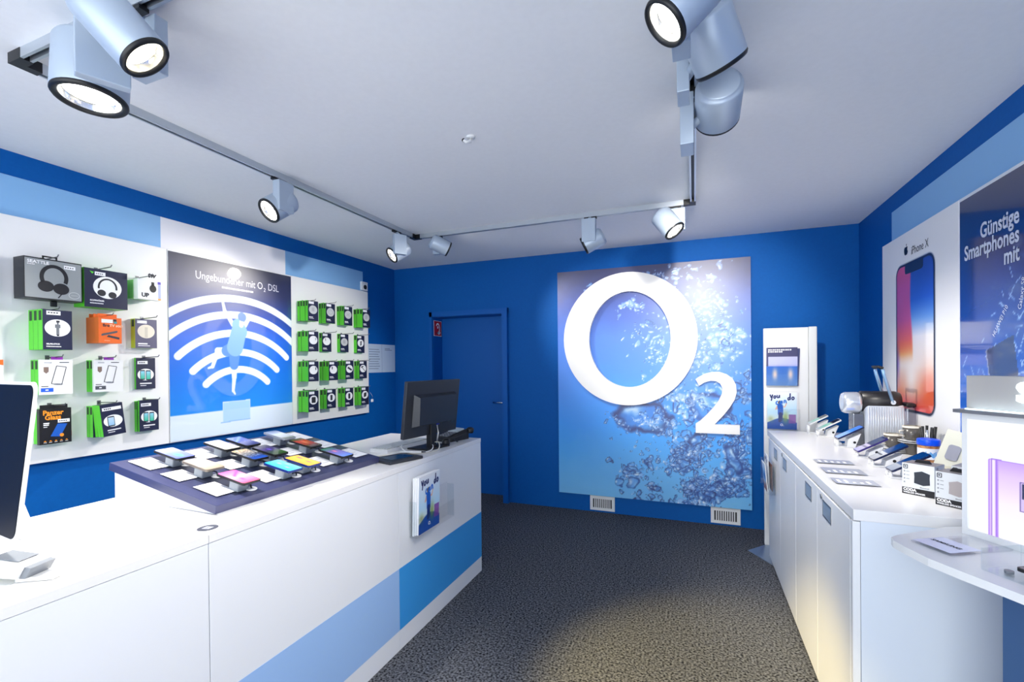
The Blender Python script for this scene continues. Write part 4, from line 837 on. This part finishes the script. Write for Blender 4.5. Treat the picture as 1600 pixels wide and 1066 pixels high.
t = tag(MB().box(RX+.024, 1.91, 0, 1.236, 1.932, .9).build('end_panel', M('end_white', (222, 230, 240), .4)), 'white end panel closing the near side of the right cabinets', 'panel')
t = thing('worktop', 'white worktop covered with phones and boxes along the right wall', 'worktop', (RX, 2.9, RZ))
MB().rbox(.003, RY0-2.9-.022, -.038, 1.238-RX, RY1-2.9, 0, .002, 2).build('slab', WTOP, t)
# leaflet holder on the far cabinet door
bh = thing('leaflet_holder', 'clear acrylic leaflet holder fixed to the far cabinet door of the right counter', 'holder', (RX-.0005, 3.64, .565), RIGHT)
MB().box(-.165, -.007, 0, .165, -.003, .20).box(-.165, -.058, -.003, .165, -.0025, 0).box(-.165, -.058, 0, .165, -.055, .16).build('acrylic_tray', ACR, bh)
for sx in (-.165, .165): MB().box(sx-.0015, -.055, 0, sx+.0015, -.0072, .19).build('side_wall', ACRB, bh)
for k, (lb, yy, dx, tl) in enumerate((('blue and brown curled flyer in front in the cabinet door leaflet holder', 3.60, .045, 5), ('white flyer with blue script behind the curled one, cabinet door leaflet holder', 3.66, .028, 2), ('brown edged flyer at the back of the cabinet door leaflet holder', 3.63, .014, 1))):
    t = thing('flyer', lb, 'flyer', (RX-dx, yy, .568), 0, None, (math.radians(tl), 0, RIGHT))
    MB().box(-.075, -.004, 0, .075, 0, (.19, .235, .18)[k]).build('sheet', PAPER if k < 2 else M('flyer_brown', (120, 70, 50), .4), t)
    if k == 0: paint('cover_picture', t, PMAT, .15, .19, 20, 30, lambda u, v: ramp(v+.16*np.sin(u*3.5), [(0, (120, 60, 50)), (.3, (180, 120, 100)), (.42, (196, 218, 240)), (.65, (50, 120, 200)), (.85, (150, 190, 230)), (1.1, (215, 222, 235))]), -.075, 0, -.0046)
    if k == 1: flat('lettering', t, M('ink_navy'), [q for s_ in SCRIPT_YOU+SCRIPT_DO for q in stroke([((a-.5)*.15, b*.235) for a, b in s_], .006)], -.0046)
# info cards lying flat
CDM = M('card_grey', (186, 190, 202), .15)
for k, (y0, y1, x0, x1) in enumerate(((2.70, 2.815, .565, .76), (2.47, 2.61, .55, .745), (2.265, 2.385, .54, .73))):
    t = thing('info_card', ('farthest of the three clear covered info cards on the right worktop', 'middle one of the three clear covered info cards on the right worktop', 'nearest of the three clear covered info cards on the right worktop')[k], 'card', (x0, y0, RZ+.0004), 0, 'info cards on the right worktop')
    MB().rbox(0, 0, 0, x1-x0, y1-y0, .004, .0008, 1).build('cover_plate', ACR, t); MB().box(.008, .01, .0045, x1-x0-.03, y1-y0-.012, .005).build('card_sheet', CDM, t)
    b = MB(); rng = random.Random(k)
    for q in range(5): b.box(.02+q*.026, .03, .0052, .032+q*.026, .05+.03*rng.random(), .0055)
    b.build('printed_lines', PAPER, t)
# phones on angled stands
SD = [('smartphone', 'phone with grey and black screen on the farthest stand of the right worktop', .812, 4.02, 'green', .132), ('smartphone', 'phone with green tinted screen on the second farthest stand', .806, 3.79, 'green', .15),
      ('smartphone', 'phone with light blue screen on a stand before the coffee machine', .824, 3.385, 'azure', .15), ('smartphone', 'phone with violet and grey screen on the stand beside the cups', .803, 2.93, 'halfv', .152),
      ('smartphone', 'phone with half grey half navy screen on the second nearest stand', .803, 2.70, 'half', .158), ('smartphone', 'phone with deep navy screen on the nearest stand by the speaker boxes', .795, 2.455, 'deep', .158)]
SL = ['white angled phone stand at the far end of the right worktop', 'white angled phone stand second from the far end', 'white angled phone stand in front of the coffee machine', 'white angled phone stand beside the paper cups', 'white angled phone stand second nearest on the worktop', 'white angled phone stand nearest, behind the dark speaker box']
PT = math.radians(30)
for k, (nm, lb, x, y, kind, L) in enumerate(SD):
    W = .078; dz = (.034, .012, .019, 0, 0, 0)[k]; x, y = ((.757, 3.80), (.785, 3.665), (.793, 3.25), (x, y), (x, y), (x, y))[k]
    s_ = thing('phone_stand', SL[k], 'stand', (x, y, RZ), 0, 'angled phone stands')
    b = MB().prism([(.045, 0.0005), (.085, .0005), (.115, .066+dz), (.052, .0305+dz)], .012, W-.012); b.build('support', WP, s_)
    MB().rbox(-.005, .008, 0, .09, W-.008, .006, .0025).build('foot', WP, s_)
    MB().lathe([(.007, .0095), (.007, .0118)], 14, (.083, 0, .032), 'y').build('side_screw', BLACK, s_)
    for yy in (.02, W-.02): MB().cyl((.0, yy, .004), (.0, yy, .022+dz), .007, 12).build('stop_peg', WP, s_)
    t = thing(nm, lb, 'phone', (x, y, RZ+.027+dz), 0, 'phones on angled stands', (0, -PT, 0))
    phone(t, L, W, .008, kind, WP if k < 2 else (M('phone_navy', (18, 30, 70), .25) if k != 3 else M('phone_violet', (50, 40, 110), .25)))

# coffee machine
cm = thing('coffee_machine', 'ribbed silver capsule coffee machine with raised lever on the right worktop', 'machine', (1.04, 3.40, RZ)); cm.scale = (.98, .98, 1.015)
RIB = M('ribbed_silver', (214, 220, 228), .25, .35)
MB().rbox(-.092, -.06, .0, .108, .06, .252, .022, 4).build('body', RIB, cm)
for k in range(15):
    x = -.074+k*.0122; MB().cyl((x, -.0605, .012), (x, -.0605, .232), .0036, 8).build('rib', RIB, cm)
MB().lathe([(.045, -.105), (.062, -.10), (.062, .07), (.055, .095), (.04, .10)], 28, (0, 0, .262), 'x').build('barrel', M('machine_black', (30, 28, 30), .35), cm)
MB().lathe([(.040, -.20), (.056, -.196), (.064, -.18), (.066, -.12), (.063, -.1055)], 28, (0, 0, .252), 'x').build('brew_head', M('head_silver', (222, 226, 230), .2, .6), cm)
MB().rbox(-.150, -.045, .0, -.0925, .045, .19, .006).build('front_column', M('column_smoke', (120, 124, 132), .2, .4), cm)
MB().rbox(-.21, -.045, 0, -.151, .045, .012, .004).build('drip_tray', CHROME, cm)
for y, tx in ((-.064, 0), (.064, 0)): MB().tube([(.045, y, .262), (.0, y, .43), (-.004, y, .455)], .009, 10).build('lever_arm', M('lever_clear_blue', (150, 190, 226), .08, .5), cm)
MB().tube([(-.004, -.066, .46), (-.02, -.05, .468), (-.02, .05, .468), (-.004, .066, .46)], .008, 10).build('lever_grip', BLACK, cm)
for y in (-.064, .064): MB().lathe([(.013, 0), (.013, .006)], 18, (.045, y+(.002 if y > 0 else -.008), .262), 'y').build('lever_pivot', CHROME, cm)
MB().rbox(.112, -.058, .03, .158, .058, .235, .008).build('water_tank', acrylic('tank_clear', (.9, .88, .92), .16), cm)
MB().rbox(.110, -.06, .236, .160, .06, .258, .008).build('tank_lid', BLACK, cm); MB().rbox(.110, -.055, 0, .158, .055, .029, .005).build('tank_base', GREY, cm)
# cups, saucers, jar, pods
CUPM = M('cup_smoke', (92, 88, 84), .25)
for k, (x, y, nc, lb) in enumerate(((1.035, 3.19, 1, 'smoky grey cup with white rim directly before the ribbed coffee machine'), (1.10, 3.13, 2, 'smoky grey cup with white rim right of the coffee machine'))):
    zb = RZ
    if k == 1:
        t = thing('cup', 'lower smoky cup under the saucers right of the coffee machine', 'cup', (x+.005, y, RZ)); MB().lathe([(.026, 0), (.03, .004), (.037, .05), (.038, .062), (.034, .0615)], 28).build('cup_bowl', CUPM, t); zb += .063
        for q in range(2):
            s2 = thing('saucer', ('lower', 'upper')[q]+' white saucer in the cup stack right of the coffee machine', 'saucer', (x+.003, y, zb)); MB().lathe([(.035, 0), (.062, .005), (.066, .008), (.03, .005)], 32).build('plate', WP, s2); zb += .0095
    else:
        for q in range(3):
            s2 = thing('saucer', ('bottom', 'middle', 'top')[q]+' white saucer under the cup before the coffee machine', 'saucer', (x, y, zb)); MB().lathe([(.035, 0), (.062, .005), (.066, .008), (.03, .005)], 32).build('plate', WP, s2); zb += .0095
    t = thing('cup', lb, 'cup', (x, y, zb)); MB().lathe([(.030, 0), (.034, .004), (.040, .064), (.036, .063), (.030, .006)], 28, caps=True).build('cup_bowl', CUPM, t)
    MB().lathe([(.041, .064), (.042, .066), (.042, .074), (.036, .074)], 28, caps=False).build('cup_rim', M('cup_cream', (240, 232, 216), .35), t)
    MB().tube([(-.038, -.01, .05), (-.06, -.014, .048), (-.06, -.014, .022), (-.036, -.01, .018)], .004, 8).build('cup_handle', M('cup_cream'), t)
jx, jy = 1.085, 2.90
j = thing('snack_jar', 'clear jar of brown snacks with a bright blue lid', 'jar', (jx, jy, RZ))
MB().lathe([(.038, 0.001), (.040, .004), (.042, .07), (.042, .088), (.038, .09)], 28).build('snack_filling', noisy('snack_brown', 90, (150, 84, 40), (206, 150, 90), .3, .5), j)
MB().lathe([(.0432, .0225), (.0432, .076)], 28, caps=False).build('paper_label', PAPER, j)
b = MB()
for k in range(6):
    a = -2.4+k*.3; b.add([(.0436*math.cos(a), .0436*math.sin(a), .04-.01*(k % 2)), (.0436*math.cos(a+.3), .0436*math.sin(a+.3), .04-.01*((k+1) % 2)), (.0436*math.cos(a+.3), .0436*math.sin(a+.3), .062-.006*(k % 3)), (.0436*math.cos(a), .0436*math.sin(a), .062-.006*((k+1) % 3))], [(0, 1, 2, 3)])
b.build('label_print', M('label_blue', (100, 168, 226), .4), j)
MB().lathe([(.044, .090), (.0455, .092), (.0455, .116), (.042, .120)], 32).build('lid', M('lid_blue', (6, 84, 236), .3), j)
cpn = thing('pen_cup', 'dark cup full of black sticks behind the blue lidded jar', 'cup', (1.135, 3.05, RZ))
MB().lathe([(.038, 0), (.042, .10), (.039, .10), (.036, .01)], 24).build('cup_bowl', CUPM, cpn)
for k in range(9):
    a = k*.7; MB().cyl((.022*math.cos(a), .022*math.sin(a), .012), (.03*math.cos(a)+.006, .03*math.sin(a), .150+.008*(k % 3)), .0065, 8).build('stick', BLACK if k % 3 else CHROME, cpn)
pz = thing('coaster_stand', 'small domed grey card holder beside the black sticks', 'holder', (1.19, 2.98, RZ))
MB().prism([(.03*math.cos(PI*k/12), .10+.036*math.sin(PI*k/12)) for k in range(13)]+[(-.03, 0), (.03, 0)], -.004, .004).build('dome_plate', M('dome_grey', (150, 152, 158), .3), pz, rot=(0, 0, -.9))
# speaker boxes and small cards
SPG, SPT = M('speaker_box_white', (214, 218, 222), .4), M('speaker_box_top', (120, 118, 122), .4)
def speaker(lb, x, y, rz, spk, w_=.098, d_=.085, h_=.118):
    t = thing('speaker_carton', lb, 'carton', (x, y, RZ), rz, 'wireless speaker cartons')
    MB().box(-w_/2, -d_/2, 0, w_/2, d_/2, h_, [0, 1, 0, 0, 0, 0]).build('carton', [SPG, SPT], t)
    yf = -d_/2-.0006
    flat('black_band', t, BLACK, [rect(-w_/2, 0, w_/2, h_*.215)], yf)
    text('lettering', 'CODA', .0135, INKW, t, -w_*.46, yf-.0006, .0135, bold=.0008); text('lettering', 'WIRELESS SPEAKER', .0085, INKW, t, -w_*.46, yf-.0006, .0042, bold=.0003, sx=.93)
    flat('product_picture', t, spk, [[(-.012, .046)]+[(.016+.0, .040)]+[(.036, .046), (.035, .072), (.036, .086), (.012, .094), (-.012, .086), (-.011, .07)]], yf)
    flat('emblem', t, INK, [q for q in stroke([(-.044, .098), (-.044, .112), (-.032, .112), (-.032, .098), (-.044, .098)], .0025)]+[rect(-.041, .103, -.036, .108)], yf)
    flat('icons', t, M('ink_soft', (150, 154, 160), .5), [rect(-.044, .084-k*.014, -.039, .090-k*.014) for k in range(4)]+[rect(-.036, .0855-k*.014, -.026, .088-k*.014) for k in range(3)], yf)
    text('lettering', 'Bluetooth', .007, INK, t, .006, yf, .030)
    b = MB().add([(w_/2+.0006, -d_*.30, .096), (w_/2+.0006, -d_*.14, .096), (w_/2+.0006, -d_*.14, .112), (w_/2+.0006, -d_*.30, .112)], [(0, 1, 2, 3)])
    for k in range(3): b.add([(w_/2+.0006, -d_*.36, .072-k*.02), (w_/2+.0006, d_*.1, .072-k*.02), (w_/2+.0006, d_*.1, .080-k*.02), (w_/2+.0006, -d_*.36, .080-k*.02)], [(0, 1, 2, 3)])
    b.build('side_print', M('ink_soft'), t)
    MB().prism([(-.026, h_+.0003), (.026, h_+.0003), (.018, h_+.012), (-.018, h_+.012)], -.004, .004).build('carry_loop', BLACK, t); return t
speaker('white speaker carton showing a black round speaker, left of the light box', .812, 2.215, math.radians(-40), M('speaker_dark', (40, 46, 56), .4))
speaker('white speaker carton showing a silver speaker, half hidden by the light box', .862, 2.075, math.radians(-44), M('speaker_silver', (166, 158, 158), .4))
speaker('white speaker carton in the second row behind the other two', .955, 2.20, math.radians(-40), M('speaker_dark'))
t = thing('gift_box', 'small pale gold box between the jar and the speaker cartons', 'box', (.985, 2.52, RZ), math.radians(-35)); MB().rbox(-.035, -.03, 0, .035, .03, .055, .002).build('carton', M('pale_gold', (206, 200, 170), .35), t); flat('gold_print', t, M('gold_print', (176, 168, 120), .4), [rect(-.028, .010, .03, .045)], -.0305)
t = thing('key_finder_pack', 'slanted pale card pack with a grey gadget, leaning behind the speaker cartons', 'package', (1.075, 2.70, RZ), 0, None, (math.radians(-12), math.radians(14), math.radians(-38)))
MB().rbox(-.05, -.012, .004, .05, 0, .19, .002).build('card', M('card_cream', (222, 222, 206), .4), t); MB().prism(rrect(-.022, .055, .022, .125, .012), -.020, -.0123).build('gadget', M('gadget_grey', (150, 152, 166), .35), t)

# right wall panels
RP = 1.20
def side_panel(name, lb, y0, y1, m, z0=.96, z1=2.226):
    t = thing(name, lb, 'panel', (RW, (y0+y1)/2, z0), RIGHT); hw = (y1-y0)/2
    MB().rbox(-hw+.001, -(RW-RP), 0, hw-.001, -.012, z1-z0, .0015, 1).build('board', m, t); MB().box(-hw+.06, -.0115, .05, hw-.06, -.0005, z1-z0-.05).build('wall_batten', GREY, t); return t
pi = side_panel('phone_poster', 'white poster panel of one giant phone with a colourful screen, right wall', 2.889, 3.866, WHITE_P)
yc = (2.889+3.866)/2
def L_(y): return yc-y
x0, x1, z0, z1 = L_(3.63), L_(3.128), 1.145-.96, 2.035-.96
dy = -(RW-RP)
flat('phone_frame_print', pi, M('print_silver', (176, 186, 200), .3), [rrect(x0-.008, z0-.008, x1+.008, z1+.008, .075, 8)], dy-.0008)
flat('phone_edge_print', pi, M('print_navy', (24, 34, 62), .3), [rrect(x0-.002, z0-.002, x1+.002, z1+.002, .07, 8)], dy-.0013)
def xscreen(u, v):
    im = ramp(v, [(0, (225, 60, 60)), (.12, (235, 150, 110)), (.3, (240, 226, 218)), (.5, (236, 232, 236)), (.62, (110, 160, 230)), (.75, (20, 80, 200)), (1, (16, 40, 150))])
    red = ramp(v, [(0, (250, 240, 235)), (.30, (250, 220, 200)), (.38, (240, 150, 60)), (.48, (232, 92, 60)), (.62, (206, 60, 120)), (.85, (214, 58, 130)), (1, (232, 66, 100))])
    bnd = .46+.05*np.sin(v*6)-.14*np.clip(.55-v, 0, 1); a = sstep(bnd-u, -.02, .04)*sstep(v, .28, .42); im = im*(1-a[..., None])+red*a[..., None]
    im = blend(im, (232, 90, 50), np.exp(-((u-.92)**2/.05+(v-.13)**2/.02))*.8); im = blend(im, (250, 244, 240), np.exp(-((u-.42)**2/.03+(v-.22)**2/.02))*.85)
    im = blend(im, (90, 60, 170), np.exp(-((u-.0)**2/.004+(v-.33)**2/.02))*.7)
    return im
def rmask(u, v):
    X, Z = np.abs(u-.5)*.478, np.abs(v-.5)*.866; cx, cz = .239-.058, .433-.058
    return ~((X > cx) & (Z > cz) & (np.hypot(X-cx, Z-cz) > .058))
paint('screen_print', pi, PGLOSS, x1-x0-.024, z1-z0-.024, 90, 160, xscreen, x0+.012, z0+.012, dy-.0018, False, rmask)
flat('notch_print', pi, M('print_navy'), [rrect(x0+.13, z1-.065, x1-.13, z1-.006, .02)], dy-.0024)
text('lettering', 'iPhone X', .068, INK, pi, L_(3.415), dy-.0012, 2.075-.96, sx=.86)
ap = M('print_black', (14, 14, 18), .4); ax_, az_ = L_(3.485), 2.115-.96
flat('emblem', pi, ap, [[(ax_-.002, az_+.020), (ax_-.014, az_+.024), (ax_-.025, az_+.014), (ax_-.027, az_-.003), (ax_-.021, az_-.020), (ax_-.011, az_-.028), (ax_, az_-.024), (ax_+.011, az_-.028), (ax_+.020, az_-.018), (ax_+.025, az_-.007), (ax_+.017, az_+.002), (ax_+.019, az_+.014), (ax_+.023, az_+.020), (ax_+.010, az_+.024)], [(ax_+.001, az_+.026), (ax_+.010, az_+.030), (ax_+.011, az_+.042), (ax_+.002, az_+.036)]], dy-.0012)
pg = side_panel('offer_poster', 'dark blue poster panel with white German lettering at the right picture edge', 1.88, 2.887, M('frame_white', (222, 226, 232), .35))
yc = (1.88+2.887)/2
def offer(u, v):
    im = ramp(v, [(0, (58, 134, 226)), (.2, (30, 100, 200)), (.45, (24, 70, 158)), (.7, (20, 44, 112)), (.84, (20, 34, 88)), (1, (52, 56, 84))])
    rng = np.random.RandomState(3); x = u
    for _ in range(150):
        cx, cz = .42+rng.randn()*.14, .38+rng.randn()*.12; a = rng.rand()*3; l = .004+.03*rng.rand()**2
        d_ = seg_d(u, v, (cx-l*math.cos(a), cz-l*math.sin(a)), (cx+l*math.cos(a), cz+l*math.sin(a))); im = blend(im, (176, 208, 244), sstep(.0035-d_, 0, .003)*.8)
    # a phone standing aslant in the splash, with a portrait on its screen
    a = math.radians(14); X = (u-.36)*math.cos(a)+(v-.24)*math.sin(a); Z = -(u-.36)*math.sin(a)+(v-.24)*math.cos(a)
    ph = (np.abs(X) < .10) & (Z < .21) & (Z > -.3); im = blend(im, (40, 46, 76), ph*.92); im = blend(im, (130, 140, 168), (ph & (np.abs(X+.098) < .006))*1.)
    im = blend(im, (168, 186, 214), np.exp(-((X-.02)**2/.0025+(Z+.10)**2/.006))*ph); im = blend(im, (60, 74, 110), (np.exp(-((X+.005)**2/.0002+(Z+.08)**2/.0001))+np.exp(-((X-.045)**2/.0002+(Z+.08)**2/.0001)))*ph)
    im = blend(im, (36, 44, 72), ((np.abs(u-.62) < .08) & (v > .30-.3*(u-.6)) & (v < .62+.4*(u-.6)))*.85)
    return im
paint('printed_picture', pg, print_mat('printed_mirror_gloss', .12, 0, .8), .985, 1.242, 150, 190, offer, -.492, .008, dy-.0012)
def G_(y): return yc-y
WT = M('ink_silver', (206, 212, 226), .45)
for s_, z in (('Günstige', 2.0), ('Smartphones', 1.925), ('mit', 1.85)): text('lettering', s_, .094, WT, pg, G_(2.435), dy-.0022, z-.966, 'RIGHT', bold=.0022, sx=.80)
text('lettering', 'HUAWEI P10', .030, WT, pg, G_(2.60), dy-.0022, 1.545-.96, rot=math.radians(52), sx=.9); text('lettering', 'Galaxy S8', .032, WT, pg, G_(2.425), dy-.0022, 1.645-.96, rot=math.radians(78))

# backlit display on its own shelf at the right picture edge
an = math.atan2(-.866, .5); bsz = .62
db = thing('light_box_display', 'backlit display with a giant lilac phone at the right picture edge', 'display', (.759, 1.813, 0), an)
# local x runs to the right along the front, local -y faces the room
zb = .92
MB().box(0, 0, zb, bsz, .012, zb+.020).box(0, 0, zb+.020, .014, .012, 1.290).box(bsz-.014, 0, zb+.02, bsz, .012, 1.290).box(.014, 0, 1.272, bsz-.014, .012, 1.290).build('frame', WP, db)
MB().box(0, .0125, zb, bsz, .070, 1.290).build('housing', WP, db)
def lil(u, v):
    x, z = u*(bsz-.028)+.014, v*.332+.94
    im = ramp(u, [(0, (246, 252, 255)), (1, (255, 255, 255))])
    top = 1.164-.012*(x-.06); r = .012
    ins = (x > .063) & (z < top) & ~((x < .063+r) & (z > top-r) & (np.hypot(x-.063-r, z-top+r) > r))
    body = ramp(z, [(.94, (252, 246, 255)), (1.04, (244, 232, 255)), (1.12, (222, 196, 252)), (1.164, (196, 160, 246))]); im = np.where(ins[..., None], body, im)
    edge = ramp(x, [(.063, (170, 120, 235)), (.068, (190, 150, 245)), (.071, (230, 205, 255)), (.0735, (130, 80, 200)), (.0755, (245, 235, 255)), (.081, (235, 220, 255)), (.084, (150, 96, 226)), (.090, (206, 176, 250))])
    im = np.where((ins & (x < .090))[..., None], edge, im)
    im = blend(im, (160, 120, 226), (ins & (z > top-.003))*.8)
    cam_ = (x > .139) & (x < .185) & (z > 1.03) & (z < 1.112); im = blend(im, (206, 186, 240), cam_*.9); im = blend(im, (90, 70, 150), (cam_ & ((x < .1405) | (z > 1.1095) | (z < 1.0325)))*1.)
    im = blend(im, (40, 48, 92), ((x > .1445) & (x < .18) & (z > 1.065) & (z < 1.108))*1.); return im
paint('lit_picture', db, PLIT, bsz-.028, .332, 230, 150, lil, .014, .940, .006)
MB().box(-.008, -.022, 1.2905, bsz+.008, .072, 1.3010).build('ledge', STEEL, db)
MB().box(0, .018, 1.3015, bsz, .068, 1.402).build('header', M('header_metal', (190, 186, 182), .4, .3), db)
text('lettering', 'SAMSUNG', .078, M('letter_glow', (235, 250, 255), .4, emit=2.2), db, .128, .012, 1.332, ext=.004, bold=.002, sx=1.1)
MB().box(.01, -.002, 1.3015, bsz-.01, .006, 1.3035).build('light_strip', M('led_strip', (220, 244, 255), .4, emit=5), db)
shp = [(-.0, .0)]
# shelf outline in local coordinates
def loc2(px, py):
    v = Vector((px-.759, py-1.813, 0)); v.rotate(Matrix.Rotation(-an, 3, 'Z')); return (v.x, v.y)
tip = [loc2(*p) for p in ((.80, 1.893), (.74, 1.865), (.665, 1.805), (.575, 1.735), (.548, 1.705), (.543, 1.675), (.555, 1.63), (.58, 1.555), (.62, 1.485), (.665, 1.415), (.76, 1.26), (.84, 1.13))]
bk = [loc2(1.14, 1.30), loc2(1.10, 1.37), loc2(.89, 1.893)]
ol = tip+bk
area = sum(ol[i][0]*ol[(i+1) % len(ol)][1]-ol[(i+1) % len(ol)][0]*ol[i][1] for i in range(len(ol)))
if area < 0: ol = ol[::-1]
MB().zprism(ol, zb-.022, zb-.0005).build('shelf', WP, db)
MB().box(.145, -.06, 0, bsz, .09, zb-.0225).build('pedestal', M('pedestal_blue', (70, 104, 150), .4, .2), db)
def W_(lx, ly, z): return (.759+math.cos(an)*lx-math.sin(an)*ly, 1.813+math.sin(an)*lx+math.cos(an)*ly, z)
rs = thing('acrylic_sign_sheet', 'clear acrylic sheet with dark lettering lying on the light box shelf', 'sheet', W_(.028, -.215, zb+.0002), an)
MB().rbox(0, 0, 0, .108, .205, .006, .001, 1).build('plate', acrylic('clear_acrylic_sheet', (.97, .98, 1), .22), rs)
MB().box(.003, .003, .0065, .105, .105, .0069).build('pale_strip', M('strip_pale', (214, 220, 246), .2), rs)
text('lettering', 'SAMSUNG', .0195, INK, rs, .012, .052, .0075, lie=True, bold=.0006, sx=.86)
hp = thing('phone_holder', 'clear acrylic phone holder block at the right edge of the light box shelf', 'holder', W_(.214, -.135, zb+.0002), an)
MB().rbox(0, -.09, 0, .22, .03, .003, .001, 1).box(0, -.09, .003, .003, .03, .055).box(.003, .027, .003, .22, .03, .055).build('acrylic_block', ACRB, hp)
MB().lathe([(.009, .0032), (.009, .010)], 18, (.035, -.055, 0)).build('screw', GREY, hp)
sp = thing('smartphone', 'dark phone lying in the clear holder at the right picture edge', 'phone', W_(.214, -.135, zb+.02), an, None, (0, 0, an))
phone(sp, .15, .075, .008, 'night', None, -.002, .05, -.06)
MB().rbox(.09, -.045, -.0165, .15, 0, -.0025, .002).build('riser', M('clear_grey'), sp)
